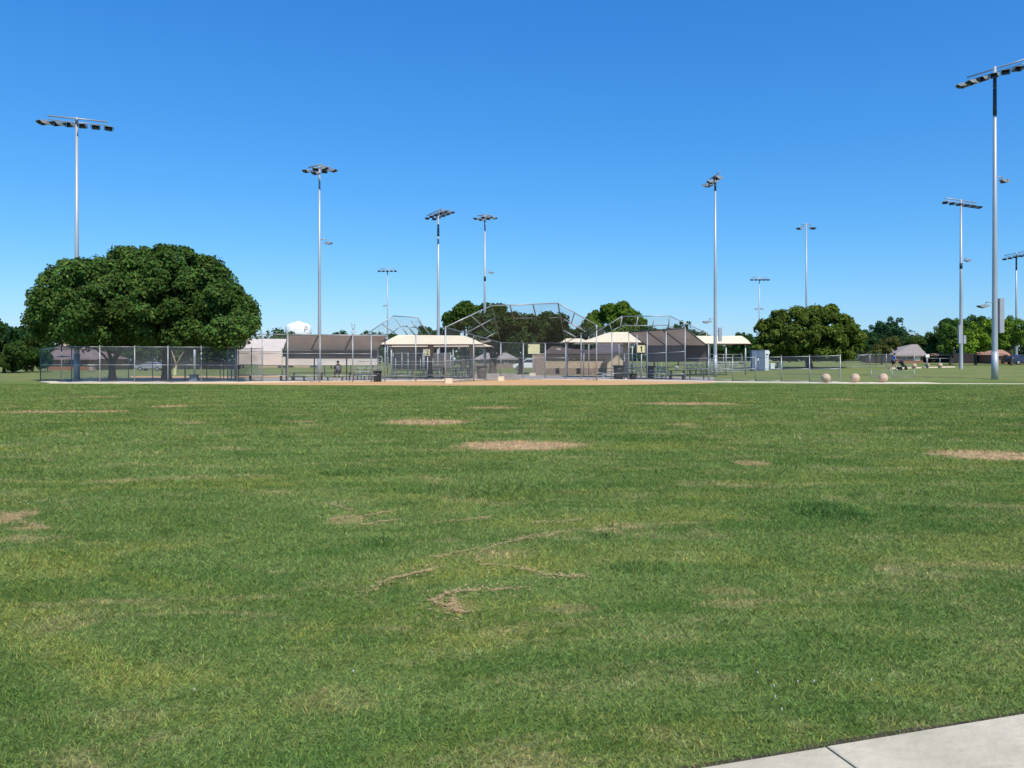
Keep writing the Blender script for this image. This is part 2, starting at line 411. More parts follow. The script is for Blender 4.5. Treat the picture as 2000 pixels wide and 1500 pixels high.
def band(name, front, back, mat_, dz, th=0.0, nseg=4, nacross=4):
    """ground sheet between two polylines of (px, py) ground points"""
    def dens(pl):
        out = []
        for a, b in zip(pl[:-1], pl[1:]):
            for k in range(nseg): out.append(((a[0]+(b[0]-a[0])*k/nseg), a[1]+(b[1]-a[1])*k/nseg))
        out.append(pl[-1]); return [GP(*p) for p in out]
    f = dens(front); b = dens(back); n = len(f); v = []
    for k in range(nacross+1):
        for i in range(n):
            p = f[i].lerp(b[i], k/nacross); v.append((p.x, p.y, h1(p.x, p.y)+dz))
    fs = [(k*n+i, k*n+i+1, (k+1)*n+i+1, (k+1)*n+i) for k in range(nacross) for i in range(n-1)]
    if th:
        base = len(v)
        for i in range(n): p = v[i]; v.append((p[0], p[1], p[2]-th))
        fs += [(base+i, base+i+1, i+1, i) for i in range(n-1)]
    me = bpy.data.meshes.new(name); me.from_pydata(v, [], fs); me.materials.append(mat_)
    o = bpy.data.objects.new(name, me); COL.objects.link(o); o['kind'] = 'structure'
    return o
FX = [(330, 750), (463, 751.2), (600, 752.6), (800, 753.2), (1000, 753.2), (1200, 752.4), (1300, 750.8), (1395, 748.2)]
BX = [(330, 749.6), (463, 748.4), (600, 746.2), (745, 745), (870, 743.8), (1000, 741), (1200, 743.4), (1395, 747)]
band('infield_dirt', FX, [(BX[i][0], BX[i][1]) for i in range(8)], M['dirt'], .008)
# paving behind the infield
band('bullpen_ground', [(78, 747.2), (330, 748.0), (462, 747.2)], [(140, 739.6), (330, 738.2), (462, 738.0)], M['bullpen'], .012, nacross=6)
band('paving', [(463, 746.6), (745, 744), (1000, 740.4), (1200, 742.6), (1395, 745)],
     [(463, 738.5), (745, 736), (1000, 733), (1200, 733), (1395, 738)], M['conc_grey'], .012, nacross=6)
def kerb(name, pl, w, hgt):
    m = MB(); pts = [GP(*p) for p in pl]
    for a, b in zip(pts[:-1], pts[1:]):
        d = (b-a).normalized(); nrm = Vector((-d.y, d.x, 0))
        q = [a, b, b+nrm*w, a+nrm*w]
        top = [Vector((p.x, p.y, h1(p.x, p.y)+hgt)) for p in q]
        m.poly(top, hgt+.05, Vector((0, 0, 1)))
    o = m.build(name, M['conc']); o['kind'] = 'structure'; return o
kerb('kerb', [(96, 749.0), (330, 749.5), (463, 748.3)], 1.6, .06)
kerb('kerb', [(78, 746.2), (96, 749.0)], .9, .058)
kerb('kerb', [(463, 748.3), (600, 746.2), (745, 745), (870, 743.8), (1000, 741), (1200, 743.4), (1395, 747), (1500, 748), (1640, 749.6)], 1.5, .062)
kerb('kerb', [(1640, 749.6), (1700, 749.9), (1840, 750)], 2.2, .058)
kerb('kerb', [(1841, 750.0), (2000, 750.6), (2300, 751.5)], .22, .05)
# far kerb by the walker
m = MB()
for (a, b) in (((1742, 86), (1832, 91)), ((1838, 91.3), (1866, 93))):
    p = G(*a); q = G(*b); m.poly([p+Vector((0, 0, .12)), q+Vector((0, 0, .12)), q+Vector((0, 1.0, .12)), p+Vector((0, 1.0, .12))], .2, Vector((0, 0, 1)))
o = m.build('path', M['conc']); o['kind'] = 'structure'
# far tan baselines seen through the left fence
def pad(name, px0, px1, D0, D1, mat_, dz=.01):
    m = MB(); n = 8
    for i in range(n):
        a = px0+(px1-px0)*i/n; b = px0+(px1-px0)*(i+1)/n
        pts = [G(a, D0, dz), G(b, D0, dz), G(b, D1, dz), G(a, D1, dz)]
        m.poly(pts)
    o = m.build(name, mat_); o['kind'] = 'structure'; return o
pad('dirt_path', 255, 462, 66, 73, M['dirt'])
pad('dirt_path', 462, 560, 68, 75, M['dirt'])
pad('paving', 905, 1200, 78, 88, M['conc'], .012)
pad('path', 905, 1062, 96, 99, M['conc'], .012)

# ---- sidewalk in the near corner
def GZ(px, py, z):
    q = GP(px, py); k = (EYE-z)/EYE; return Vector((q.x*k, q.y*k, 0))
e0 = GZ(1350, 1500, .014); e1 = GZ(2000, 1393, .014); ed = (e1-e0).normalized(); en = Vector((ed.y, -ed.x, 0))
sw = bpy.data.objects.new('sidewalk', None); COL.objects.link(sw); sw.location = e0; sw['kind'] = 'structure'
jt = (GZ(1613, 1456, .014)-e0).dot(ed)
SWW, SLEN = 2.0, 1.83
def slab(a, b, i):
    m = MB(); g = .0035; z = .014; c = .004; rr = random.Random(i)
    pts = [e0+ed*(a+g), e0+ed*(b-g), e0+ed*(b-g)+en*SWW, e0+ed*(a+g)+en*SWW]
    tilt = rr.uniform(-.002, .002)
    low = [Vector((p.x, p.y, -.08)) for p in pts]; mid = [Vector((p.x, p.y, z-c+tilt)) for p in pts]
    ctr = sum(pts, Vector())/4
    top = [Vector((p.x+(ctr.x-p.x)*.007, p.y+(ctr.y-p.y)*.007, z+tilt)) for p in pts]
    m.add(low+mid+top, [(0, 1, 5, 4), (1, 2, 6, 5), (2, 3, 7, 6), (3, 0, 4, 7), (4, 5, 9, 8), (5, 6, 10, 9), (6, 7, 11, 10), (7, 4, 8, 11), (8, 9, 10, 11)])
    m.build('slab', M['slab'], sw)
for i in range(-3, 4): slab(jt+i*SLEN, jt+(i+1)*SLEN, i)
m = MB(); q0 = e0-ed*8-en*.022; q1 = e0+ed*9-en*.022
for i in range(60):
    a = q0.lerp(q1, i/60); b = q0.lerp(q1, (i+1)/60); wv = .022+.014*math.sin(i*1.7)
    m.poly([a-en*wv*.7+Vector((0, 0, .004)), b-en*wv*.7+Vector((0, 0, .004)), b+en*.05+Vector((0, 0, .006)), a+en*.05+Vector((0, 0, .006))])
m.build('soil_edge', M['soil'], sw)

# ------------------------------------------------------------------ grass blades
def tri_object(name, pos, leanv, widthv, tint, mat_, kind='stuff'):
    """single-triangle blades: base centre pos, lean vector (tip offset), half width vector"""
    n = len(pos)
    v = np.empty((n, 3, 3), np.float32)
    v[:, 0] = pos-widthv; v[:, 1] = pos+widthv; v[:, 2] = pos+leanv
    me = bpy.data.meshes.new(name)
    me.vertices.add(n*3); me.loops.add(n*3); me.polygons.add(n)
    me.vertices.foreach_set('co', v.reshape(-1)); me.loops.foreach_set('vertex_index', np.arange(n*3, dtype=np.int32))
    me.polygons.foreach_set('loop_start', np.arange(0, n*3, 3, dtype=np.int32)); me.polygons.foreach_set('loop_total', np.full(n, 3, np.int32))
    at = me.color_attributes.new('tint', 'FLOAT_COLOR', 'POINT')
    c = np.ones((n, 3, 4), np.float32); c[:, :, :3] = tint[:, None, :]
    at.data.foreach_set('color', c.reshape(-1))
    me.materials.append(mat_); me.update(); me.validate()
    o = bpy.data.objects.new(name, me); COL.objects.link(o); o['kind'] = kind
    return o
ELL = [ell(*c[:4])+(c[4],) for c in PATCH]; WELL = [ell(*c[:4])+(c[4],) for c in WEED]
def turf(n):
    u = rng.random(n); a = .42; D0, D1 = 2.3, 49.0
    D = (D0**a+u*(D1**a-D0**a))**(1/a)
    x = (rng.random(n)-.5)*(1.46*D+1.0); y = D
    # keep off the dirt and sidewalk
    py = HOR+EYE*F/D; px = 1000+x/D*F
    lim = np.interp(px, [-300, 80, 96, 330, 463, 600, 800, 1000, 1200, 1300, 1395, 1500, 1640, 1840, 2300], [744, 747.6, 749.9, 750.6, 751.4, 752.8, 753.4, 753.4, 752.6, 751, 748.6, 748.9, 750.2, 750.6, 751.6])
    keep = py > lim
    s = (x-e0.x)*en.x+(y-e0.y)*en.y
    keep &= s < -.010-.010*np.sin(x*11+2*np.sin(x*29))+.045*rng.random(n)**3
    for cx, cy, rx, ry, st in ELL:
        d = ((x-cx)/rx)**2+((y-cy)/ry)**2
        keep &= ~((d < 1.1) & (rng.random(n) < .84*st*np.clip(1.35-d*.8+.5*np.sin(x*9+3*np.sin(y*7)), 0, 1)))
    x, y, D = x[keep], y[keep], D[keep]; n = len(x)
    sc = np.clip(1+(D-3)/9, .9, 4.0)
    z = H(x, y)
    # clumpy height field
    cl = .5+.5*np.sin(x*5.1+2.2*np.sin(y*3.7))*np.sin(y*4.3+1.7*np.sin(x*2.9))
    hgt = (.008+.011*rng.random(n)+.005*cl)*np.clip(sc, 1, 2.6)
    wee = np.zeros(n)
    for cx, cy, rx, ry, st in WELL:
        d = ((x-cx)/rx)**2+((y-cy)/ry)**2; wee = np.maximum(wee, st*np.clip(1.2-d, 0, 1))
    hgt *= 1+wee*1.1
    th = rng.random(n)*2*np.pi; ln = .5+1.3*rng.random(n)
    lean = np.stack([np.cos(th)*ln*hgt, np.sin(th)*ln*hgt, hgt], 1)
    ph = rng.random(n)*np.pi; wd = (.0013+.0013*rng.random(n))*sc*(1+wee*.9)
    wv = np.stack([np.cos(ph)*wd, np.sin(ph)*wd, np.zeros(n)], 1)
    b = (.45+1.55*rng.random(n)**1.6)
    b = b*1.24; tint = np.stack([b, b, b], 1)
    yel = rng.random(n) < .12; tint[yel] *= np.array([1.45, 1.12, .9])
    st = rng.random(n) < .07; tint[st] = np.array([3.0, 1.9, 2.6])*(.7+.6*rng.random((st.sum(), 1)))
    bl = rng.random(n) < .10; tint[bl] *= np.array([.8, .97, 1.25])
    return tri_object('grass', np.stack([x, y, z], 1), lean, wv, tint, M['blade'])
turf(1350000)
# dried clippings left by the mower, lying along wavy lines
lines = [[(705, 1160), (725, 1148), (765, 1132), (810, 1120), (850, 1110)], [(712, 1165), (740, 1150)],
 [(930, 1088), (945, 1075), (975, 1065), (1010, 1058), (1035, 1053)], [(930, 1088), (940, 1100), (975, 1105), (1010, 1108)], [(1035, 1053), (1080, 1046), (1115, 1038), (1160, 1037), (1200, 1033)],
 [(845, 1175), (870, 1160), (895, 1152), (950, 1152), (1000, 1150), (1025, 1146)], [(845, 1175), (880, 1182), (895, 1195), (920, 1192)], [(885, 1165), (890, 1190)],
 [(850, 1088), (890, 1080), (930, 1072)], [(1010, 1110), (1060, 1124), (1110, 1130), (1145, 1128)], [(1040, 1025), (1090, 1020), (1140, 1015)],
 [(700, 1028), (740, 1020), (780, 1015)], [(840, 1022), (900, 1018), (960, 1012)], [(640, 1020), (665, 1012), (690, 1010)], [(640, 985), (665, 990), (690, 998)], [(715, 1008), (750, 1001), (770, 998)],
 [(0, 1000), (20, 1012), (45, 1022), (90, 1036)]]
pp = []; 
for L_ in lines:
    pts = [GP(*p) for p in L_]
    for a, b in zip(pts[:-1], pts[1:]):
        ln = (b-a).length; k = int(ln*650)
        t = rng.random(k); ph_ = a.x*3+a.y; wdt = .004+.016*(.5+.5*np.sin(t*ln*5+ph_))**2
        keep_ = rng.random(k) < (.35+.65*(.5+.5*np.sin(t*ln*8+ph_*2))); t = t[keep_]; wdt = np.where(rng.random(keep_.sum()) < .35, .055, wdt[keep_]); k = len(t)
        wv = rng.normal(0, 1, (k, 2))*wdt[:, None]
        wob = (.035*np.sin(t*ln*6+ph_)+.018*np.sin(t*ln*17+ph_))*np.minimum(1, np.minimum(t, 1-t)*6)
        pp.append(np.stack([a.x+(b.x-a.x)*t+wv[:, 0], a.y+(b.y-a.y)*t+wv[:, 1]*1.6+wob, .006+.010*rng.random(k)], 1))
pp = np.concatenate(pp); n = len(pp); th = rng.random(n)*2*np.pi; l_ = .018+.035*rng.random(n)
lean = np.stack([np.cos(th)*l_, np.sin(th)*l_, .005*rng.random(n)], 1)
wv = np.stack([-np.sin(th)*.003, np.cos(th)*.003, np.zeros(n)], 1)*(.6+.8*rng.random((n, 1)))
c0 = np.array([.66, .48, .27]); tint = c0*(.6+.7*rng.random((n, 1)))
o = tri_object('dry_grass_clippings', pp, lean, wv, tint, M['litter'])
# white clover heads
m = MB()
cl = [(1480, 1323), (1558, 1341), (1590, 1340), (1512, 1349), (1514, 1371), (1527, 1396), (1702, 1338), (380, 1356), (1320, 992), (1300, 996), (1265, 998), (690, 1320), (55, 988), (40, 985), (1020, 1020)]
for p in cl:
    g = GP(*p); k = min(1.5, g.y/4); m.lathe((g.x, g.y, .018), [(.002, 0), (.0035*k, .003), (.004*k, .006), (.003*k, .009), (.001, .012)], 6)
o = m.build('clover_flowers', M['faint']); o['kind'] = 'stuff'

# ------------------------------------------------------------------ trees
def leaf_mesh(name, centers, radii, per, size, seed, flat=.0, mat_=None, col=(1, 1, 1)):
    """leaf clumps spread through puffs; two triangles a leaf"""
    g = np.random.default_rng(seed)
    C = np.asarray(centers, float); Rr = np.asarray(radii, float)
    if Rr.ndim == 1: Rr = np.stack([Rr, Rr, Rr*.92], 1)
    idx = np.repeat(np.arange(len(C)), per); n = len(idx)
    d = g.normal(size=(n, 3)); d /= np.linalg.norm(d, axis=1)[:, None]
    d[:, 2] = np.where((d[:, 2] < -.35) & (g.random(n) < .6), -d[:, 2]*g.random(n), d[:, 2])
    r = np.where(g.random(n) < .72, .82+.22*g.random(n), .3+.6*g.random(n))
    r *= 1+.13*np.sin(d[:, 0]*7+idx)*np.cos(d[:, 1]*6+idx*2)
    pos = C[idx]+d*Rr[idx]*r[:, None]
    nr = d*1.0+g.normal(size=(n, 3))*.55+np.array([0, 0, .35]); nr /= np.linalg.norm(nr, axis=1)[:, None]
    a = np.cross(nr, g.normal(size=(n, 3))); a /= np.linalg.norm(a, axis=1)[:, None]; b = np.cross(nr, a)
    s = size*(.55+.8*g.random(n))[:, None]
    v = np.empty((n, 4, 3), np.float32)
    v[:, 0] = pos-a*s*.62; v[:, 1] = pos-b*s*.36+nr*s*.10; v[:, 2] = pos+a*s*.62; v[:, 3] = pos+b*s*.36+nr*s*.10
    me = bpy.data.meshes.new(name); me.vertices.add(n*4); me.loops.add(n*6); me.polygons.add(n*2)
    me.vertices.foreach_set('co', v.reshape(-1))
    q = (np.arange(n)*4)[:, None]+np.array([0, 1, 2, 0, 2, 3]); me.loops.foreach_set('vertex_index', q.reshape(-1).astype(np.int32))
    me.polygons.foreach_set('loop_start', np.arange(0, n*6, 3, dtype=np.int32)); me.polygons.foreach_set('loop_total', np.full(n*2, 3, np.int32))
    pf = (.75+.5*g.random(len(C)))[idx]
    c = np.ones((n, 4, 4), np.float32); br = (.65+.8*g.random(n))*pf
    tint = np.array(col)[None, :]*br[:, None]*(1+np.stack([g.normal(0, .14, n), g.normal(0, .05, n), g.normal(0, .12, n)], 1))
    c[:, :, :3] = np.clip(tint, 0, 2)[:, None, :]
    at = me.color_attributes.new('tint', 'FLOAT_COLOR', 'POINT'); at.data.foreach_set('color', c.reshape(-1))
    me.materials.append(mat_ or M['leaf']); me.update(); me.validate()
    return me
def puffs_in(lobes, k, rr, seed, zmin=None):
    g = np.random.default_rng(seed); C = []; Q = []
    for (cx, cy, cz, rx, ry, rz) in lobes:
        for i in range(k):
            d = g.normal(size=3); d /= np.linalg.norm(d)
            t = g.uniform(.35, .9) if i > k*.25 else g.uniform(0, .35)
            p = np.array([cx+d[0]*rx*t, cy+d[1]*ry*t, cz+d[2]*rz*t])
            if zmin is not None and p[2] < zmin: p[2] = zmin+g.uniform(0, .6)
            C.append(p); Q.append(rr*g.uniform(.7, 1.25))
    return np.array(C), np.array(Q)
def shell(c, r, n, rr, seed, zmin):
    g = np.random.default_rng(seed); C = []; Q = []
    while len(C) < n:
        d = g.normal(size=3); d /= np.linalg.norm(d); t = g.uniform(.80, .97) if g.random() < .72 else g.uniform(.2, .8)
        p = np.array([c[i]+d[i]*r[i]*t for i in range(3)])
        if p[2] < zmin: p[2] = zmin+g.uniform(0, .8)
        C.append(p); Q.append(rr*g.uniform(.65, 1.3))
    return np.array(C), np.array(Q)
def obj_from(me, name, parent, loc=(0, 0, 0)):
    o = bpy.data.objects.new(name, me); COL.objects.link(o); o.parent = parent; o.location = loc; return o
def trunk_mb(base, fork_h, r, limbs, seed, n=10):
    g = random.Random(seed); m = MB()
    b = Vector(base); f = b+Vector((g.uniform(-.1, .1), g.uniform(-.1, .1), fork_h))
    m.tube([b-Vector((0, 0, .15)), b+Vector((0, 0, .12)), b+Vector((0, 0, .5)), b.lerp(f, .6), f], [r*1.6, r*1.3, r*1.05, r*.95, r], n)
    for (dx, dy, dz, k) in limbs:
        e = f+Vector((dx, dy, dz)); mid = f.lerp(e, .5)+Vector((g.uniform(-.2, .2), g.uniform(-.2, .2), g.uniform(-.1, .25)))
        m.tube([f-Vector((0, 0, r*.8)), f.lerp(mid, .4), mid, e], [r*k, r*k*.85, r*k*.6, r*k*.25], 8)
    return m
def big_tree(px, D, lobes_px, label, seed, col, forks, r, fork_h, dome):
    base = G(px, D); t = thing('shade_tree', base, label, 'tree', None)
    lobes = []
    g = random.Random(seed)
    for q in lobes_px:
        lx, ly, lr = q[:3]; dd = D+g.uniform(-5.0, 2.5)
        if len(q) > 3: dd = q[3]
        p = P(lx, ly, dd)-base; rm = lr*D/F
        lobes.append((p.x, p.y, p.z, rm, rm*1.25, rm*.92))
    C, Q = puffs_in(lobes, 17, .60, seed, zmin=2.7)
    for k_, (ex, ey, erx, erz, ed_) in enumerate(dome):
        p = P(ex, ey, ed_)-base; C2, Q2 = shell(p, (erx*ed_/F, erx*ed_/F*.9, erz*ed_/F), 240, .58, seed+k_+5, 2.65)
        C = np.concatenate([C, C2]); Q = np.concatenate([Q, Q2])
    me = leaf_mesh('crown', C, Q, 170, .22, seed, col=col)
    obj_from(me, 'crown', t)
    trunk_mb(base, fork_h, r, forks, seed, 12).build('trunk', M['bark'], t)
    return t
t1 = big_tree(219, 57, [(148, 545, 40, 50.5), (160, 600, 45, 50), (148, 640, 28, 51), (95, 595, 28), (75, 620, 16), (105, 615, 42), (150, 575, 52), (190, 555, 55), (240, 530, 48), (285, 525, 44), (130, 640, 38), (200, 620, 55), (262, 600, 62), (245, 645, 38), (90, 645, 26), (175, 650, 30), (215, 585, 85), (185, 545, 48)],
   'big dark green shade tree whose forked trunk stands behind the left fence', 11, (.080, .142, .034), [(-1.1, .2, 1.9, .72), (1.3, -.1, 1.9, .75), (-2.6, -1, 2.6, .4), (2.4, 1.2, 2.8, .4)], .24, 1.35, [(200, 592, 128, 88, 55.5), (262, 572, 86, 92, 56)])
t2 = big_tree(325, 57.5, [(335, 525, 46), (378, 545, 46), (400, 575, 48), (432, 605, 42), (462, 625, 33), (470, 650, 22, 51), (432, 652, 28, 51.5), (345, 595, 60), (405, 635, 42), (428, 572, 34, 52), (320, 645, 28), (442, 645, 24), (365, 650, 28), (305, 570, 45), (470, 600, 20), (370, 590, 80), (440, 585, 46)],
   'big dark green shade tree with thick straight trunk, right of the forked one', 12, (.072, .132, .031), [(-1.2, .2, 2.6, .6), (1.8, -.1, 2.2, .7), (3.4, -1, 2.5, .4), (.2, 1.6, 3.2, .5)], .32, 2.2, [(345, 588, 118, 104, 56), (425, 618, 72, 66, 55.5)])
# a bare snag inside the crown
m = MB(); a = P(314, 622, 54.5); m.tube([a, a+Vector((.4, 0, .5)), a+Vector((.9, .1, .75))], [.05, .04, .015], 6); m.tube([a+Vector((.4, 0, .5)), a+Vector((.1, 0, -.1)), a+Vector((.55, -.1, -.9))], [.03, .03, .012], 6)
m.build('dead_branch', M['bark_pale'], t2)
# prototypes for the rest (unit crown, radius 1)
PROTO = []
for k in range(6):
    g = random.Random(50+k)
    lob = [(0, 0, 0, .72, .72, .62)]+[(g.uniform(-.55, .55), g.uniform(-.5, .5), g.uniform(-.4, .35), .42, .42, .38) for _ in range(6)]
    C, Q = puffs_in(lob, 16, .15, 60+k)
    PROTO.append(leaf_mesh('crown', C, Q, 110, .072, 70+k))
def tree(px, D, top, hw, bot, label, proto=0, col=(.045, .10, .025), name='tree', group=None, trunk=True, depth=1.0, pxt=None):
    """crown spanning px±hw and photo rows top..bot"""
    base = G(px if pxt is None else pxt, D)
    t = thing(name, base, label, 'tree', group)
    a = P(px, top, D); b = P(px, bot, D); zc = (a.z+b.z)/2; rz = (a.z-b.z)/2; rx = hw*D/F
    c = obj_from(PROTO[proto], 'crown', t, (a.x-base.x, 0, zc-base.z)); c.scale = (rx*1.12, max(rx*.8, rz)*depth, rz*1.30); c.rotation_euler = (0, 0, 0)
    c.color = (*[q*1.3 for q in col], 1)
    if trunk:
        fh = max(.6, (b.z-base.z)+rz*.35); r = max(.12, rx*.055)
        trunk_mb(base, fh, r, [(-rx*.4, 0, rz*.7, .6), (rx*.4, .2, rz*.7, .6), (0, -.3, rz*.9, .5)], int(px), 8).build('trunk', M['bark'], t)
    return t
def custom_tree(px, D, lobes_px, label, seed, col, per=300, size=.34, rr=1.1, k=9, zmin=None, dome=None, r=.35, fork=2.2, limbs=None, name='tree', group=None, dsp=3.0, bark='bark'):
    base = G(px, D); t = thing(name, base, label, 'tree', group); g = random.Random(seed); lobes = []
    for (lx, ly, lr) in lobes_px:
        p = P(lx, ly, D+g.uniform(-dsp, dsp))-base; rm = lr*D/F; lobes.append((p.x, p.y, p.z, rm, rm*1.2, rm*.9))
    C, Q = puffs_in(lobes, k, rr, seed, zmin)
    if dome:
        ex, ey, erx, erz, nn = dome; p = P(ex, ey, D)-base; C2, Q2 = shell(p, (erx*D/F, erx*D/F*.9, erz*D/F), nn, rr*.9, seed+5, zmin or 0)
        C = np.concatenate([C, C2]); Q = np.concatenate([Q, Q2])
    obj_from(leaf_mesh('crown', C, Q, per, size, seed, col=col), 'crown', t)
    trunk_mb(base, fork, r, limbs or [(-2, 0, 2.5, .6), (2, .2, 2.5, .6), (0, -.5, 3, .5)], seed, 10).build('trunk', M[bark], t)
    return t
# the domed tree right of centre
custom_tree(1582, 92, [(1520, 678, 26), (1650, 672, 26), (1625, 700, 12), (1590, 612, 10), (1480, 685, 12), (1550, 690, 16), (1625, 606, 9)],
   'wide dome-shaped olive green tree behind the low fence right of the cabinet', 21, (.098, .142, .026), per=150, size=.30, rr=.66, k=10, zmin=1.35, dome=(1577, 662, 103, 60, 400), r=.3, fork=1.2, name='dome_tree',
   limbs=[(-2.5, 0, 1.8, .6), (2.6, .2, 1.6, .6), (1, -.5, 2, .5), (-1, .4, 2.4, .5)])
custom_tree(905, 115, [(885, 622, 20), (895, 628, 24), (930, 622, 26), (968, 625, 24), (955, 612, 20), (905, 612, 18), (985, 648, 20), (885, 640, 18), (935, 655, 28), (905, 605, 14), (975, 608, 12)],
   'tall rounded dark tree behind the left end of the main backstop', 22, (.062, .115, .024), per=170, size=.38, rr=.85, k=18, r=.45, fork=4)
custom_tree(1200, 125, [(1200, 612, 20), (1170, 622, 20), (1230, 616, 20), (1215, 605, 14), (1190, 606, 12), (1155, 632, 14), (1248, 630, 12), (1200, 640, 28), (1160, 650, 18), (1240, 650, 20)],
   'bright green tree rising between the two central backstops', 23, (.105, .180, .026), per=170, size=.40, rr=.85, k=18, r=.45, fork=4)
custom_tree(962, 88, [(985, 648, 28), (1010, 640, 26), (960, 650, 26), (935, 662, 20), (1020, 665, 26), (975, 672, 24), (1000, 628, 12), (950, 636, 13)],
   'dark olive tree with leaning trunk in front of the tall rounded tree', 24, (.058, .092, .032), per=240, size=.36, rr=.95, k=9, r=.42, fork=1.9, limbs=[(-.6, .2, 2.3, .6), (2.4, -.1, 1.5, .6), (1.2, .5, 2.5, .45)], zmin=2.6)
custom_tree(1017, 98, [(1040, 648, 20), (1070, 648, 20), (1100, 650, 18), (1030, 665, 20), (1065, 670, 24), (1100, 668, 22), (1036, 630, 9), (1068, 624, 8), (1092, 628, 9), (1130, 655, 17), (1145, 670, 16)],
   'spreading dark live oak behind the blank yellow sign', 25, (.052, .088, .034), per=240, size=.38, rr=.95, k=9, r=.30, fork=2.0, zmin=2.9, limbs=[(-1, .2, 2, .6), (2, -.1, 2, .6), (3.5, .5, 2.5, .45)])
bgl = [  # px, D, top, hw, bot, label, proto, col, trunk
 (8, 95, 606, 46, 732, 'dark green tree cut by the left edge of the photo', 0, (.028, .065, .020)),
 (52, 100, 622, 46, 734, 'olive green bushy tree left of the brown roofed house', 1, (.055, .085, .020)),
 (8, 91, 660, 50, 738, 'low round bushy tree at far left in front of the darker tree', 2, (.042, .075, .018)),
 (62, 96, 668, 40, 738, 'dark bushy tree touching the lawn left of the fence corner', 3, (.036, .072, .018)),
 (152, 140, 640, 70, 700, 'dark tree behind the brown roofed house', 4, (.035, .07, .02)),
 (222, 128, 655, 40, 712, 'grey green tree right of the brown roofed house', 0, (.05, .085, .03)),
 (268, 132, 650, 38, 712, 'green tree seen between the two big trunks', 1, (.055, .10, .03)),
 (310, 140, 655, 40, 712, 'green tree behind the second big trunk', 2, (.045, .085, .028)),
 (365, 135, 655, 42, 712, 'green tree behind the pale short post', 3, (.05, .085, .028)),
 (420, 140, 652, 44, 712, 'shaded tree behind the chain link bullpen', 4, (.04, .075, .025)),
 (475, 150, 652, 36, 712, 'green tree left of the pale shade cloth', 0, (.04, .08, .02)),
 (545, 150, 646, 36, 702, 'small dark green tree left of the white water tower', 1, (.045, .095, .022)),
 (647, 140, 640, 32, 702, 'dark green round tree right of the white water tower', 2, (.030, .070, .016)),
 (728, 160, 642, 26, 705, 'grey green tree seen through the left backstop netting', 3, (.06, .10, .045)),
 (775, 150, 642, 28, 705, 'dark tree under the white braces of the left backstop', 5, (.035, .07, .024)),
 (838, 118, 624, 34, 702, 'dark green tree behind the ridge of the left cream canopy', 5, (.034, .072, .020)),
 (872, 122, 636, 30, 705, 'dark green tree left of the tall rounded tree', 1, (.030, .066, .018)),
 (1128, 120, 645, 36, 705, 'dark tree behind the ridge of the brick building', 2, (.035, .065, .024)),
 (1278, 118, 628, 34, 702, 'dark tree behind the right backstop top rail', 0, (.042, .078, .026)),
 (1325, 112, 626, 26, 700, 'dark tree behind the right backstop corner', 1, (.042, .078, .026)),
 (1362, 120, 640, 30, 702, 'green tree right of the right dugout roof corner', 3, (.05, .09, .026)),
 (1405, 125, 664, 40, 708, 'tree under the cream canopy right of the slim pole', 5, (.035, .065, .026)),
 (1446, 115, 636, 32, 702, 'dark green tree left of the dome-shaped tree', 4, (.036, .078, .022)),
 (1697, 130, 636, 34, 706, 'dark tree just right of the dome-shaped tree', 0, (.032, .070, .024)),
 (1728, 150, 619, 36, 700, 'tall round blue-green tree above the fence', 1, (.034, .078, .036)),
 (1722, 112, 652, 28, 704, 'olive brown bushy tree left of the grey roofed house', 2, (.085, .10, .028)),
 (1778, 160, 648, 46, 704, 'low dark tree behind the grey roofed house', 3, (.038, .075, .022)),
 (1822, 140, 634, 42, 706, 'olive green tree right of the grey roof', 4, (.065, .11, .026)),
 (1872, 132, 607, 66, 706, 'large dark tree behind the bright green one', 5, (.035, .070, .020)),
 (1928, 128, 607, 54, 706, 'large dark tree behind the nearest light pole', 0, (.040, .08, .022)),
 (1856, 112, 622, 36, 702, 'mid green leafy tree left of the slender light pole', 1, (.085, .150, .030)),
 (1906, 106, 612, 42, 702, 'bright yellow-green tree between the two right light poles', 2, (.135, .215, .024)),
 (1975, 106, 612, 40, 698, 'bright green tree with dark trunk at the right edge', 3, (.095, .165, .026)),
 (2025, 112, 618, 40, 694, 'yellow-green tree cut by the right edge of the photo', 4, (.115, .165, .022)),
]
for (px, D, top, hw, bot, lab, pr, col) in bgl:
    tree(px, D, top, hw, bot, lab, pr, col, group='trees around the park')
# small bushes
for (px, D, top, hw, bot, lab, col) in [(1812, 106, 690, 9, 706, 'small round green bush right of the grey roofed house', (.05, .095, .03)), (93, 108, 690, 15, 726, 'dark blue-green shrub at the corner of the brick house', (.03, .055, .03)), (1400, 104, 694, 14, 712, 'olive shrub below the right cream canopy', (.09, .12, .03))]:
    base = G(px, D); t = thing('shrub', base, lab, 'shrub'); a = P(px, top, D); b = P(px, bot, D); rz = (a.z-b.z)/2; rx = hw*D/F
    c = obj_from(PROTO[1], 'foliage', t, (0, 0, (a.z+b.z)/2-base.z)); c.scale = (rx, rx, rz); c.color = (*col, 1)
    m = MB(); m.tube([base-Vector((0, 0, .05)), base+Vector((0, 0, max(.3, rz)))], [.06, .03], 6); m.build('stem', M['bark'], t)
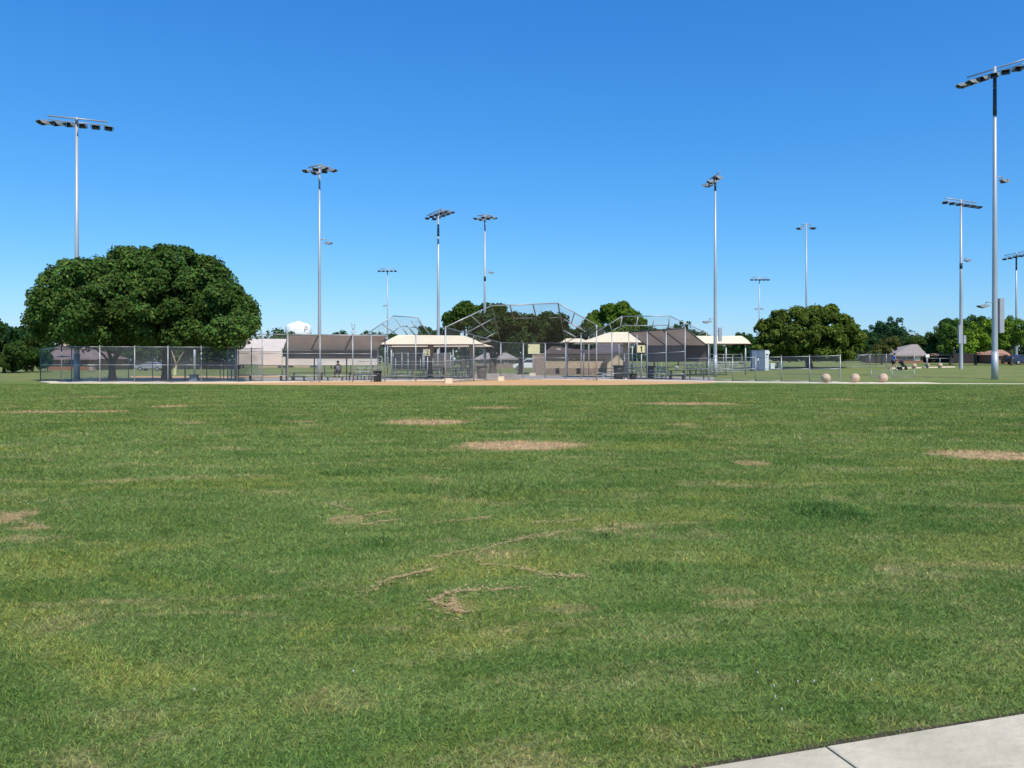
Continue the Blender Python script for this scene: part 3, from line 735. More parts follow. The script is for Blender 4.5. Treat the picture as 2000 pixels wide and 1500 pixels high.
# distant woods
C = []; Q = []
for i in range(230):
    px = -350+i*12+rng.uniform(-8, 8); D = rng.uniform(215, 300); x = XG(px, D); top = 6.2+1.3*math.sin(i*.37)+rng.uniform(-1.2, 1.2)
    for z in (top, top-2.5, top-5): C.append((x+rng.uniform(-2, 2), D, z)); Q.append(3.0)
me = leaf_mesh('distant_woods', C, Q, 110, .95, 99, col=(.036, .070, .026)); ow = bpy.data.objects.new('distant_woods', me); COL.objects.link(ow); ow['kind'] = 'stuff'; ow.color = (1, 1, 1, 1)
for t in (t1, t2):
    for c in t.children:
        if c.name.startswith('crown'): c.color = (1, 1, 1, 1)
# dry bare little tree inside the left field
b = G(344, 92); t = thing('bare_tree', b, 'small pale leafless tree beyond the left fence, right of the thick trunk', 'tree')
m = MB(); m.tube([b, b+Vector((0, 0, 1.0))], [.16, .12], 8)
for dx, dz in ((-.8, 2.4), (.9, 1.7), (-.3, 1.2), (.5, 1.0)): m.tube([b+Vector((0, 0, .9)), b+Vector((dx*.4, 0, .9+dz*.45)), b+Vector((dx, .1, .9+dz))], [.10, .07, .02], 7)
m.build('trunk', M['bark_pale'], t)

# ------------------------------------------------------------------ light poles
def floodlight(parent, c, yaw, s=1.0, tilt=R(5)):
    s *= .84
    """housing with visor (part), lens with painted underside shade (sub-part)"""
    m = MB(); c = Vector(c)
    M3 = Matrix.Rotation(yaw, 3, 'Z') @ Matrix.Rotation(-tilt, 3, 'X')
    def T(x, y, z): return c + M3 @ Vector((x*s, y*s, z*s))
    # y forward (aim), housing tapers to the back
    pts = [T(-.30, .32, .10), T(.30, .32, .10), T(.30, .32, -.24), T(-.30, .32, -.24), T(-.16, -.34, .06), T(.16, -.34, .06), T(.16, -.34, -.10), T(-.16, -.34, -.10)]
    m.add(pts, [(0, 1, 2, 3), (7, 6, 5, 4), (1, 0, 4, 5), (2, 1, 5, 6), (3, 2, 6, 7), (0, 3, 7, 4)])
    m.poly([T(-.36, .30, .13), T(.36, .30, .13), T(.33, .86, .07), T(-.33, .86, .07)], .025)
    m.poly([T(-.36, .30, .13), T(-.33, .86, .07), T(-.345, .62, -.14), T(-.36, .30, -.20)], .02)
    m.poly([T(.36, .30, .13), T(.36, .30, -.20), T(.345, .62, -.14), T(.33, .86, .07)], .02)
    m.box(c+Vector((0, 0, .17*s)), (.07*s, .07*s, .26*s))
    h = m.build('floodlight', M['lamp'], parent)
    l = MB(); l.poly([T(-.28, .335, .08), T(.28, .335, .08), T(.28, .335, -.22), T(-.28, .335, -.22)], .02); l.poly([T(-.34, .32, .098), T(.34, .32, .098), T(.31, .83, .040), T(-.31, .83, .040)], .012); l.poly([T(-.28, .30, -.245), T(.28, .30, -.245), T(.15, -.32, -.105), T(-.15, -.32, -.105)], .006); l.build('lens', M['lens'], h)  # lens, plus dark plates that paint shade under visor and housing
    return h
def light_pole(px, D, top_y, ends, n, yaw0, yaw1, label, r0=.19, base_y=None, boxes=(), bands=(), side=None, two=False, ls=1.0, z0=None):
    """ends: (px, D) of both crossbar ends at the pole top"""
    base = G(px, D)
    if z0 is not None: base.z = z0
    t = thing('light_pole', base, label, 'light pole', 'stadium light poles'); top = P(px, top_y, D); top.x = base.x
    mb = MB(); n_ = 14
    k = lambda z: r0*(1-.52*(z-base.z)/(top.z-base.z))
    zs = [base.z-.3, base.z+.01, base.z+2, (base.z+top.z)/2, top.z+.1]
    mb.tube([(base.x, D, z) for z in zs], [k(z) for z in zs], n_)
    mb.build('pole', M['pole'], t)
    if base.z > -.5 and D < 75:
        f = MB(); f.lathe((base.x, D, base.z-.05), [(r0*1.09, 0), (r0*1.09, 2.0)], 14); f.build('base_sleeve', M['pole'], t)
    a = Vector((XG(ends[0][0], ends[0][1]), ends[0][1], top.z)); b = Vector((XG(ends[1][0], ends[1][1]), ends[1][1], top.z))
    dv = (b-a).normalized(); nv = Vector((-dv.y, dv.x, 0))
    rows = [0] if not two else [-.42, .42]
    for q in rows:
        m = MB(); m.tube([a+nv*q, b+nv*q], .055, 6); m.build('crossbar', M['galv'], t)
        if not two:
            m = MB(); m.tube([a+nv*q+dv*.05-Vector((0, 0, .26)), b+nv*q-dv*.05-Vector((0, 0, .26))], .03, 6); m.build('crossbar', M['galv'], t)
    if two:
        for f in (.2, .8):
            c = a.lerp(b, f); m = MB(); m.tube([c-nv*.45, c+nv*.45], .045, 6); m.build('strut', M['galv'], t)
    for q in rows:
        for i in range(n):
            f = i/(n-1) if n > 1 else .5
            c = a.lerp(b, f)+nv*q-Vector((0, 0, (.50 if not two else .36)*ls))
            floodlight(t, c, yaw0+(yaw1-yaw0)*f, ls)
    for (y0, y1, dx, wd) in boxes:
        p = P(px, y0, D); q = P(px, y1, D); m = MB(); m.box((base.x+dx, D-.05, (p.z+q.z)/2), (wd, .28, p.z-q.z))
        m.box((base.x+dx*.5, D, p.z-.3), (abs(dx)+.02, .06, .06)); m.build('ballast_box', M['box'], t)
    for (y0, y1) in bands:
        p = P(px, y0, D); q = P(px, y1, D); m = MB(); zz = (p.z+q.z)/2
        m.lathe((base.x, D, q.z), [(k(q.z)*1.12, 0), (k(p.z)*1.12, p.z-q.z)], 12); m.build('cable_cover', M['poleband'], t)
    for sd in (side or ()):
        y, dx, yaw, pale = sd; p = P(px, y, D); m = MB(); e = Vector((base.x+dx, D, p.z))
        m.tube([(base.x, D, p.z+.25), (e.x, D, p.z+.25)], .04, 6); m.build('bracket', M['galv'], t)
        floodlight(t, e, yaw, ls*.82, R(4))
    return t
light_pole(150, 55, 232, [(93, 54.3), (211, 55.7)], 6, R(150), R(215), 'tall light pole with six floodlights, lower part hidden by the big left tree', .185, two=False, ls=1.0, bands=[(234, 243)])
light_pole(624, 60, 326, [(612, 60.5), (636, 59.5)], 3, R(150), R(255), 'light pole rising through the left dugout with end-on floodlights', .15, two=True, ls=.8, side=[(474, .55, R(-90), 0)])
light_pole(757, 190, 524, [(742, 190), (772, 190)], 5, R(170), R(190), 'thin distant light pole with five small floodlights left of the tan column sign', .22, ls=1.3, side=[(597, -.5, R(90), 0)])
light_pole(856, 85, 415, [(841, 87), (871, 83)], 5, R(190), R(240), 'light pole behind the left cream canopy with crowded floodlights', .20, two=True, ls=.85, bands=[(438, 462)])
light_pole(947, 90, 421, [(938, 90.5), (957, 89.5)], 3, R(140), R(250), 'light pole standing among trees behind the main backstop', .18, two=True, ls=.85, bands=[(430, 435), (540, 549)], side=[(532, .6, R(-90), 0)])
light_pole(1397, 69, 343, [(1387, 70.3), (1406, 67.7)], 3, R(60), R(120), 'light pole with grey box right of the right dugout', .17, ls=1.0, bands=[(353, 373)], boxes=[(640, 667, .42, .27)], side=[(628, -.55, R(90), 0)])
light_pole(1483, 190, 541, [(1468, 190), (1498, 190)], 5, R(170), R(190), 'thin distant light pole left of the dome-shaped tree', .20, ls=1.3, side=[(603, -.4, R(90), 0), (603, .4, R(-90), 0)])
light_pole(1575, 98, 438, [(1565, 98), (1585, 98)], 2, R(120), R(190), 'light pole with two floodlights rising from behind the dome-shaped tree', .15, ls=1.0)
light_pole(1877, 85, 391, [(1846, 83.8), (1906, 86.4)], 6, R(150), R(200), 'slender light pole with six floodlights left of the nearest right pole', .20, ls=1.0, bands=[(514, 525)], boxes=[(635, 671, -.12, .42), (655, 671, .32, .28)], side=[(508, .6, R(-80), 0)])
light_pole(1943, 54, 133, [(1889, 55.8), (2003, 52.4)], 7, R(75), R(190), 'nearest and tallest light pole at the right with seven floodlights', .20, ls=1.0, bands=[(152, 172), (173, 226)], boxes=[(583, 650, .40, .30)], side=[(352, .55, R(-60), 0), (597, -.62, R(90), 0)])
light_pole(1985, 118, 494, [(1962, 121), (2012, 115)], 6, R(150), R(200), 'farther light pole partly cut by the right edge of the photo', .19, ls=1.05, bands=[(499, 528)], boxes=[(648, 678, .28, .2)])
# short pale post beyond the left fence
b = G(380, 80); t = thing('short_post', b, 'short pale thick post beyond the left fence', 'post'); m = MB(); m.tube([b-Vector((0, 0, .1)), P(380, 669, 80)], [.13, .115], 10); m.build('post', M['pole'], t)
m = MB(); m.lathe(P(380, 669, 80), [(.14, 0), (.10, .08), (.02, .12)], 10); m.build('cap', M['pole'], t)

# ------------------------------------------------------------------ fences
def fence(pts, label, name='chain_link_fence', rails=(1.0, .5, .04), mesh='chain', r=.035, rr=.024, group=None, panel=True, post='galv', topz=None):
    """pts: (px, D, top_py)"""
    b0 = G(pts[0][0], pts[0][1]); t = thing(name, b0, label, 'fence', group)
    tops = []; bots = []
    for (px, D, ty) in pts:
        g = G(px, D); tp = P(px, ty, D); tp.x = g.x; bots.append(g); tops.append(tp)
        m = MB(); m.tube([g-Vector((0, 0, .1)), tp+Vector((0, 0, .04))], r, 8); m.lathe(tp+Vector((0, 0, .03)), [(r*1.25, 0), (r*1.1, .05), (r*.3, .08)], 8); m.build('post', M[post], t)
    for i in range(len(pts)-1):
        for f in rails:
            a = bots[i].lerp(tops[i], f); b = bots[i+1].lerp(tops[i+1], f); m = MB(); m.tube([a, b], rr, 6); m.build('rail', M['galv'], t)
        if panel:
            m = MB(); o_ = Vector((0, .012, 0)); m.add([bots[i]+o_, bots[i+1]+o_, tops[i+1]+o_, tops[i]+o_], [(0, 1, 2, 3)]); m.build('mesh_panel', M[mesh], t)
    return t
D51 = DY(748)
fence([(120, D51, 677), (195, 51.2, 677.3), (263, 51.3, 677.6), (328, 51.4, 677.8), (393, 51.6, 678), (463, 51.8, 678.5)], 'front chain link fence of the bullpen below the big trees')
fence([(79, 57.5, 682.5), (120, D51, 677)], 'short return fence at the far left corner of the bullpen', rails=(1.0, .5))
fence([(79, 57.5, 682.5), (140, 57.8, 682.8), (251, 58.2, 683.2), (298, 58.4, 683.5), (362, 58.6, 683.6)], 'back chain link fence of the bullpen behind the tree trunks', rails=(1.0,), rr=.022)
fence([(361, 58.6, 682), (404, 58.8, 674), (430, 59, 682), (437, 59.0, 682)], 'darker chain link gate fence behind the right end of the bullpen', mesh='chain_dark', rails=(1.0, .68), post='galv_dark')
fence([(463, 51.8, 678.5), (459, 54, 679.5), (452, 57, 681), (444, 60, 682)], 'dense looking chain link side fence at the right end of the bullpen', mesh='chain_dense', rails=(1.0, .5), rr=.02)
fence([(461, 53, 652), (512, 53, 652.5), (562, 53, 653), (625, 53.2, 653.5), (689, 53.3, 654), (725, 53.3, 654.5)], 'tall chain link front fence of the left dugout', rails=(1.0, .60, .14), r=.04)
fence([(466, 57, 681), (491, 57, 681), (513, 56.5, 680)], 'dark framed gate beside the left dugout', name='gate', rails=(1.0, .5, .02), mesh='chain_dense', post='galv_dark')
fence([(551, 56.5, 682), (560, 56, 684), (738, 56.5, 684)], 'long inner rail fence of the left dugout', rails=(1.0, .78), panel=False, r=.03)
fence([(725, 53.3, 654.5), (752, 54.2, 660), (812, 54.5, 655), (870, D51, 640)], 'chain link fence in front of the left cream canopy', rails=(.14,), r=.042, mesh='chain')
fence([(870, D51, 705), (925, 56.5, 702), (978, 58.5, 699.5), (1022, 61, 699), (1065, 61, 699), (1105, 60, 699)], 'waist rail of the chain link behind home plate', rails=(1.0,), r=.03, rr=.028)
fence([(1338, 58.6, 700), (1384, 56.8, 699.5), (1431, 56.0, 698.6), (1476, 54.8, 698), (1526, 53.6, 697.2), (1581, 52.4, 696.2), (1641, 51.2, 694.5)], 'low chain link fence running right from the right dugout', rails=(1.0, .52, .04))
fence([(1641, 95, 693), (1699, 95, 692), (1731, 95, 692), (1786, 95, 692)], 'distant chain link fence behind the walking person', rails=(1.0, .04))
fence([(1702, 58, 724), (1743, 57.5, 724), (1786, 57, 724)], 'thin low wire fence behind the stone balls', rails=(1.0, .1), r=.02, rr=.012, mesh='chain')
fence([(1810, 105, 700), (1836, 105, 700), (1861, 106, 700)], 'low pipe rail beyond the far stone balls', rails=(1.0,), panel=False)
fence([(1385, 84, 706), (1425, 84, 706), (1465, 84, 706)], 'low pipe rail left of the blue cabinet', rails=(1.0, .5), panel=False, r=.03)
fence([(765, 74, 690), (785, 74, 690), (797, 74, 690), (826, 74, 690), (868, 74, 690), (880, 74, 690)], 'cage fence in the shade under the left cream canopy', rails=(1.0, .5), r=.04)
# pad-like concrete blocks at post feet
def block(px, D, wpx, h, label, dx=0):
    g = G(px, D); wv = wpx*D/F; m = MB(); m.box((g.x, g.y, g.z+h/2), (wv, wv*.8, h), taper=.94); t = m.build('concrete_block', M['block']); 
    o = t; return tag(o, label, 'block', 'sandy concrete blocks')
block(877, 50.4, 14, .33, 'sandy concrete block at the foot of the backstop left front post')
block(979, 56.0, 12, .34, 'sandy concrete block at the foot of the second backstop post')
block(469, 53.2, 13, .30, 'sandy concrete block at the right end of the bullpen fence')
block(1224, 58.3, 7, .14, 'small pale block beside the foot of the right dugout post')

# ------------------------------------------------------------------ backstops
def bar(t, a, b, r=.045, mat_='galv', nm='rail'):
    m = MB(); m.tube([a, b], r, 7); return m.build(nm, M[mat_], t)
def quad(t, pts, mat_='chain_dark', nm='net_panel'):
    m = MB(); m.add(pts, [tuple(range(len(pts)))]); return m.build(nm, M[mat_], t)
base = G(978, 59); t = thing('backstop', base, 'main chain link backstop with sloping hood in the centre', 'backstop')
# home-plate posts
LF = P(870, 639, D51); LB = P(978, 669, 58.5); RB = P(1105, 670, 60); RF = P(1165, 635, 57)
TL = P(960, 597, 54); TR = P(1090, 592, 55.5); CM1 = P(1022, 670, 61); CM2 = P(1065, 670, 61)
for (p, D, py) in ((870, D51, 639), (925, 55, 656), (978, 58.5, 669), (1022, 61, 670), (1065, 61, 670), (1105, 60, 670), (1135, 58.5, 651), (1165, 57, 635)):
    g = G(p, D); q = P(p, py, D); q.x = g.x; bar(t, g-Vector((0, 0, .1)), q, .052, 'galv', 'post')
for a, b in ((LF, LB), (LF, TL), (TL, TR), (TR, RF)): bar(t, a, b, .042)
for a, b in ((LB, CM1), (CM1, CM2), (CM2, RB), (RB, RF)): bar(t, a, b, .025, 'galv_dark')
bar(t, TL, LB, .03, 'galv_dark'); bar(t, TR, RB, .03, 'galv_dark')
for (x0, y0, d0, x1, y1, d1, r_, mt) in [(920, 617, 53, 960, 653, 57, .036, 'galv'), (911, 650, 54.5, 964, 622, 55.3, .036, 'galv'), (947, 661, 56.5, 971, 648, 57, .036, 'galv'), (904, 621, 52.4, 903, 628, 52.4, .03, 'galv'),
     (996, 596, 54.2, 1004, 628, 56.2, .045, 'galv_dark'), (1041, 594.5, 54.8, 1048, 624, 56.6, .045, 'galv_dark'), (1090, 592, 55.5, 1095, 625, 57.5, .05, 'galv_dark'), (1070, 621, 57, 1092, 620, 57.2, .035, 'galv_dark'), (1004, 622, 56, 1040, 621, 56.4, .03, 'galv_dark'),
     (1122, 612, 56.2, 1116, 631, 57, .036, 'galv_dark'), (1102, 624, 57.4, 1143, 647, 57.2, .05, 'galv'), (1100, 645, 58.5, 1124, 658, 58.2, .05, 'galv'), (1165, 635, 57, 1165, 645, 57, .06, 'galv')]:
    bar(t, P(x0, y0, d0), P(x1, y1, d1), r_, mt, 'brace')
quad(t, [LF, TL, LB]); quad(t, [TL, TR, RB, CM2]); quad(t, [TL, CM2, CM1, LB]); quad(t, [TR, RF, RB])
gl = lambda px, D: G(px, D)
quad(t, [gl(870, D51), gl(978, 58.5), LB, LF], 'chain'); quad(t, [gl(978, 58.5), gl(1022, 61), CM1, LB], 'chain'); quad(t, [gl(1022, 61), gl(1065, 61), CM2, CM1], 'chain'); quad(t, [gl(1065, 61), gl(1105, 60), RB, CM2], 'chain'); quad(t, [gl(1105, 60), gl(1165, 57), RF, RB], 'chain')
# second backstop, left, beyond
base = G(780, 86); t = thing('backstop', base, 'smaller backstop hood above the left cream canopy', 'backstop')
A = P(715, 653, 84); B = P(768, 617, 84); C_ = P(816, 620, 82); Dd = P(840, 655, 82); E = P(757, 655, 90); Fp = P(796, 654, 90)
for a, b in ((A, B), (B, C_), (C_, Dd)): bar(t, a, b, .05)
for (x0, y0, x1, y1, r_) in [(745, 632, 777, 655, .06), (783, 637, 757, 656, .05), (787, 641, 796, 655, .06), (794, 634, 811, 655, .075), (804, 627, 825, 655, .075), (819, 627, 840, 655, .085), (785, 637, 818, 640, .05), (768, 617, 784, 640, .03), (714, 655, 752, 654, .05), (716, 654, 728, 657, .05)]:
    bar(t, P(x0, y0, 86), P(x1, y1, 86.5), r_, 'galv', 'brace')
for (px, d, y) in ((716, 84, 652), (840, 82, 655), (796, 90, 655), (757, 90, 655)): g = G(px, d); q = P(px, y, d); bar(t, g, q, .06, 'galv', 'post')
quad(t, [A, B, E], 'chain'); quad(t, [B, C_, Fp, E], 'chain'); quad(t, [C_, Dd, Fp], 'chain_dark')
# third backstop, right
base = G(1260, 84); t = thing('backstop', base, 'wide backstop hood above the right cream canopy and dugout', 'backstop')
A = P(1150, 657, 82); B = P(1215, 618, 80); C_ = P(1308, 617, 78); Dd = P(1380, 650, 78); E = P(1209, 655, 86); Fp = P(1305, 652, 85)
for a, b in ((A, B), (B, C_), (C_, Dd)): bar(t, a, b, .045)
for (x0, y0, x1, y1, r_) in [(1215, 619, 1209, 650, .06), (1246, 619, 1240, 650, .06), (1277, 625, 1273, 647, .06), (1308, 617, 1305, 645, .06), (1214, 636, 1307, 635.5, .045), (1307, 635.5, 1320, 643, .05), (1191, 634, 1196, 650, .05), (1195, 646, 1213, 637, .045), (1160, 651, 1160, 662, .06), (1380, 648, 1362, 654, .06), (1380, 648, 1380, 660, .06), (1331, 640, 1338, 636, .05)]:
    bar(t, P(x0, y0, 83), P(x1, y1, 83.5), r_, 'galv', 'brace')
for (px, d, y) in ((1150, 82, 657), (1209, 86, 652), (1305, 85, 650), (1380, 78, 650)): g = G(px, d); bar(t, g, P(px, y, d), .055, 'galv', 'post')
quad(t, [A, B, E], 'chain_dark'); quad(t, [B, C_, Fp, E], 'chain'); quad(t, [C_, Dd, Fp], 'chain')

# ------------------------------------------------------------------ dugouts
def cloth_sheet(t, a, b, c, d, mat_, nm, sag=.06, n=12, m_=5, seed=0):
    """a,b top left/right ; d,c bottom left/right. gentle sag and wrinkles"""
    v = []; g = random.Random(seed); ph = g.uniform(0, 6)
    nrm = (b-a).cross(d-a).normalized()
    for j in range(m_+1):
        for i in range(n+1):
            u = i/n; w_ = j/m_; p = a.lerp(b, u).lerp(d.lerp(c, u), w_)
            s = sag*4*w_*(1-w_)*(.6+.4*math.cos(u*9+ph)) + .025*math.sin(u*23+w_*7+ph)*w_*(1-w_)*4
            v.append(p+nrm*s)
    mb = MB(); mb.add(v, [(j*(n+1)+i, j*(n+1)+i+1, (j+1)*(n+1)+i+1, (j+1)*(n+1)+i) for j in range(m_) for i in range(n)], True)
    return mb.build(nm, M[mat_], t)
b = G(650, 56); t = thing('dugout', b, 'left dugout with brown shade cloth roof and hanging back screen', 'dugout')
a = P(560, 654, 53.2); c = P(757, 656, 53.6); d = P(557, 683, 57); e = P(737, 682, 57)
cloth_sheet(t, a, c, e, d, 'brown_cloth', 'roof_cloth', .10, 20, 6, 1)
cloth_sheet(t, d+Vector((0, .02, -.02)), e+Vector((0, .02, -.02)), P(738, 700.5, 57), P(559, 700.5, 57), 'dark_cloth', 'back_screen', .05, 16, 4, 2)
for px in (620, 686): bar(t, P(px+2, 655, 53.3), P(px-(12), 683, 56.9), .05, 'benchdark', 'rafter')
for px in (559, 614, 677, 738): bar(t, G(px, 57.1), P(px, 683, 57.1), .05, 'galv_dark', 'post')
bar(t, a, c, .05, 'galv', 'beam'); bar(t, d, e, .045, 'galv', 'beam')
cloth_sheet(t, P(557, 682.5, 56.8), P(610, 683, 56.8), P(608, 685.5, 56.8), P(557, 685, 56.8), 'white_cloth', 'rolled_cloth', .03, 8, 2, 3)
def bench(px0, px1, D0, D1, label, h=.45, mat_='benchdark', back=False):
    a = G(px0, D0); b = G(px1, D1); t = thing('bench', a.lerp(b, .5), label, 'bench', 'team benches'); dv = (b-a).normalized(); nv = Vector((-dv.y, dv.x, 0))
    m = MB(); m.poly([a+Vector((0, 0, h)), b+Vector((0, 0, h)), b+nv*.3+Vector((0, 0, h)), a+nv*.3+Vector((0, 0, h))], .05, Vector((0, 0, 1))); m.build('seat', M[mat_], t)
    L = (b-a).length; n = max(2, int(L/1.6)+1)
    for i in range(n):
        c = a.lerp(b, (i+.15)/(n-.7)); m = MB(); m.box((c+nv*.15+Vector((0, 0, h/2-.03))), (.06, .26, h-.04), math.atan2(dv.y, dv.x)); m.build('leg', M[mat_], t)
    if back:
        m = MB(); m.box((a.lerp(b, .5)+nv*.34+Vector((0, 0, h+.32))), (L, .04, .22), math.atan2(dv.y, dv.x)); m.build('backrest', M[mat_], t)
    return t
bench(565, 690, 55.8, 55.8, 'long dark player bench inside the left dugout', .62)
bench(478, 556, 56, 56, 'dark player bench left of the left dugout', .45)
bench(566, 596, 54.4, 54.4, 'short low bench in front at the left end of the left dugout', .38)
bench(635, 672, 54.4, 54.4, 'short low bench in front of the seated person', .34)
# right dugout
b = G(1310, 60); t = thing('dugout', b, 'right dugout with brown shade cloth roof and dark screens', 'dugout')
FL = P(1228, 648.5, 61.5); FR = P(1338, 641, 58.5); BR = P(1383, 675, 61); BL = P(1264, 675, 65)
cloth_sheet(t, FL, FR, BR, BL, 'brown_cloth', 'roof_cloth', .10, 20, 6, 4)
cloth_sheet(t, BL+Vector((0, .02, -.02)), BR+Vector((0, .02, -.02)), P(1383, 706, 61), P(1264, 707, 65), 'dark_cloth', 'back_screen', .06, 16, 5, 5)
for f in (.33, .62, 1.0): bar(t, FL.lerp(FR, f)-Vector((0, 0, .05)), BL.lerp(BR, f)-Vector((0, 0, .05)), .045, 'benchdark', 'rafter')
bar(t, FL, BL, .04, 'galv_dark', 'rafter')
bar(t, FL, FR, .055, 'benchdark', 'beam'); bar(t, BL, BR, .045, 'benchdark', 'beam')
for (px, D, y) in ((1264, 65, 675), (1384, 61, 672)): bar(t, G(px, D), P(px, y, D), .05, 'galv', 'post')
fence([(1228, 61.5, 649), (1244, 61, 655), (1264, 60.4, 650), (1301, 59.5, 645), (1338, 58.5, 641)], 'tall chain link front fence of the right dugout', rails=(.55, .12), r=.042)
fence([(1165, 57.5, 636), (1195, 59, 652), (1228, 61.5, 649)], 'chain link fence between main backstop and right dugout', rails=(.14,), r=.04)
bench(1305, 1337, 61, 60, 'dark player bench at the left inside the right dugout', .72)
bench(1343, 1378, 59.8, 59.3, 'dark player bench at the right inside the right dugout', .72)
bench(1303, 1336, 59.6, 58.9, 'low footrest bench in front inside the right dugout', .35)
# pale shade structure of the field beyond (left)
b = G(600, 76); t = thing('dugout', b, 'pale cream shade cloth dugout seen behind the left dugout', 'dugout')
a = P(448, 661, 78.5); c = P(560, 662, 78.5); d = P(462, 686, 75); e = P(551, 686, 75)
cloth_sheet(t, a, c, e, d, 'tan_cloth', 'roof_cloth', .05, 16, 5, 6)
cloth_sheet(t, P(462, 686.3, 75.02), P(551, 686.3, 75.02), P(551, 713, 75), P(463, 713, 75), 'tan_cloth', 'back_screen', .05, 10, 4, 7)
cloth_sheet(t, P(551, 697, 75.3), P(737, 697, 75.3), P(737, 713, 75.3), P(551, 713.5, 75.3), 'tan_cloth', 'back_screen', .06, 18, 3, 8)
bar(t, c, P(560, 700, 78.5), .06, 'galv', 'brace'); 
for px in (463, 551, 634, 685, 737): bar(t, G(px, 75.5), P(px, 696, 75.5), .06, 'galv_dark', 'post')
bar(t, P(463, 688, 75.2), P(551, 688, 75.2), .04, 'galv_dark', 'beam')
# shaded dugout under the left canopy
b = G(800, 82); t = thing('dugout', b, 'grey shade cloth dugout seen under the left cream canopy', 'dugout')
cloth_sheet(t, P(770, 676, 80), P(850, 676, 80), P(846, 690, 83), P(770, 690, 83), 'dark_cloth', 'roof_cloth', .05, 12, 4, 9)
cloth_sheet(t, P(765, 690.3, 83), P(880, 690.3, 83), P(880, 722, 83), P(765, 722, 83), 'dark_cloth', 'back_screen', .05, 12, 4, 10)
for px in (768, 806, 845): bar(t, G(px, 82.8), P(px, 689, 82.8), .06, 'galv', 'post')

# ------------------------------------------------------------------ cream canopies
def canopy(label, FLp, FRp, RLp, RRp, depth, cols, col_mat='tan_col', beam=True):
    """front eave L/R, ridge L/R as (px,py,D); back eave mirrored"""
    fl, fr, rl, rr = [P(*q) for q in (FLp, FRp, RLp, RRp)]
    bl = Vector((fl.x, fl.y+depth, fl.z)); br = Vector((fr.x, fr.y+depth, fr.z))
    base = G((FLp[0]+FRp[0])/2, FLp[2]+depth/2); t = thing('shade_canopy', base, label, 'shade canopy', 'cream fabric canopies')
    cloth_sheet(t, rl, rr, fr, fl, 'cream', 'fabric', -.05, 20, 6, int(FLp[0]))
    m = MB(); m.add([rl, fl, bl], [(0, 1, 2)]); m.add([rr, br, fr], [(0, 1, 2)]); m.add([rr, rl, bl, br], [(0, 1, 2, 3)]); m.build('fabric', M['cream'], t)
    bar(t, fl-Vector((0, -.03, .05)), fr-Vector((0, -.03, .05)), .05, 'redbrown', 'beam')
    for (px, D, r) in cols:
        g = G(px, D); m = MB(); topz = fl.z-.02 if r < .15 else (fl.z+rl.z)/2-.1
        m.tube([g-Vector((0, 0, .1)), Vector((g.x, g.y, topz))], r, 10); m.build('column', M[col_mat if r > .15 else 'galv'], t)
        if r > .15:
            m = MB(); m.tube([Vector((g.x-1.6, g.y, topz+.02)), Vector((g.x, g.y, topz-.25)), Vector((g.x+1.6, g.y, topz+.02))], .09, 8); m.build('bracket_arm', M['tan_col'], t)
    return t
canopy('long cream canopy left of the main backstop', (740, 672.5, 62), (944, 672, 62), (779, 654, 65.5), (906, 655.5, 65.5), 7, [(841, 65.5, .24), (922, 65.5, .26), (764, 62.3, .05)])
canopy('second cream canopy showing as a pale strip below the long one', (759, 677.2, 74), (962, 676.5, 74), (790, 671, 77), (945, 671.5, 77), 6, [(765, 74.2, .06), (828, 74.2, .09), (855, 74.2, .09), (885, 74.2, .05)])
canopy('cream canopy left of the right dugout', (1132, 668.5, 66), (1263, 668.5, 66), (1192, 649, 70), (1232, 648.5, 70), 8, [(1222, 69, .24), (1235, 66.2, .05), (1267, 66.2, .05)])
canopy('small low cream canopy above the brick building roof', (1098, 668.3, 76), (1152, 668.3, 76), (1106, 661, 78), (1136, 661, 78), 4, [(1108, 78, .08), (1140, 78, .08)])
canopy('cream canopy behind the slim pole right of the right dugout', (1350, 670.8, 72), (1467, 671, 72), (1356, 656, 75), (1449, 656, 75), 6, [(1418, 72.3, .07), (1456, 72.3, .07), (1387, 73, .06)])

# ------------------------------------------------------------------ signs
def digit(t, strokes, c, s, mat_, nm, yoff=-.02):
    m = MB()
    for (x0, z0, x1, z1, w_) in strokes:
        a = Vector((c.x+x0*s, c.y+yoff, c.z+z0*s)); b = Vector((c.x+x1*s, c.y+yoff, c.z+z1*s)); d = (b-a).normalized(); n = Vector((-d.z, 0, d.x))*w_*s/2
        m.poly([a-n-d*w_*s*.3, b-n+d*w_*s*.3, b+n+d*w_*s*.3, a+n-d*w_*s*.3], .01, Vector((0, -1, 0)))
    return m.build(nm, M[mat_], t)
def sign(px0, px1, py0, py1, D, label, strokes=None, posts=True):
    a = P(px0, py0, D); b = P(px1, py1, D); c = (a+b)/2; t = thing('sign', (c.x, D, b.z), label, 'sign')
    m = MB(); m.box(c, (b.x-a.x, .05, a.z-b.z)); m.build('panel', M['yellow'], t)
    m = MB(); w_ = b.x-a.x; h_ = a.z-b.z
    m.box(c+Vector((0, .03, h_/2)), (w_+.06, .07, .05)); m.box(c+Vector((0, .03, -h_/2)), (w_+.06, .07, .05)); m.box(c+Vector((-w_/2, .031, 0)), (.05, .068, h_-.05)); m.box(c+Vector((w_/2, .031, 0)), (.05, .068, h_-.05)); m.build('frame', M['tan_col'], t)
    if strokes: digit(t, strokes, c, h_, 'black_ink', 'numeral', -.035)
    if posts:
        m = MB(); g = G((px0+px1)/2, D+.1); m.tube([g, Vector((g.x, g.y, b.z+.1))], .045, 8); m.build('post', M['galv'], t)
    return t
TWO = [(-.16, .22, -.05, .32, .10), (-.05, .32, .12, .30, .10), (.12, .30, .15, .12, .10), (.15, .12, -.14, -.28, .11), (-.16, -.30, .19, -.30, .11)]
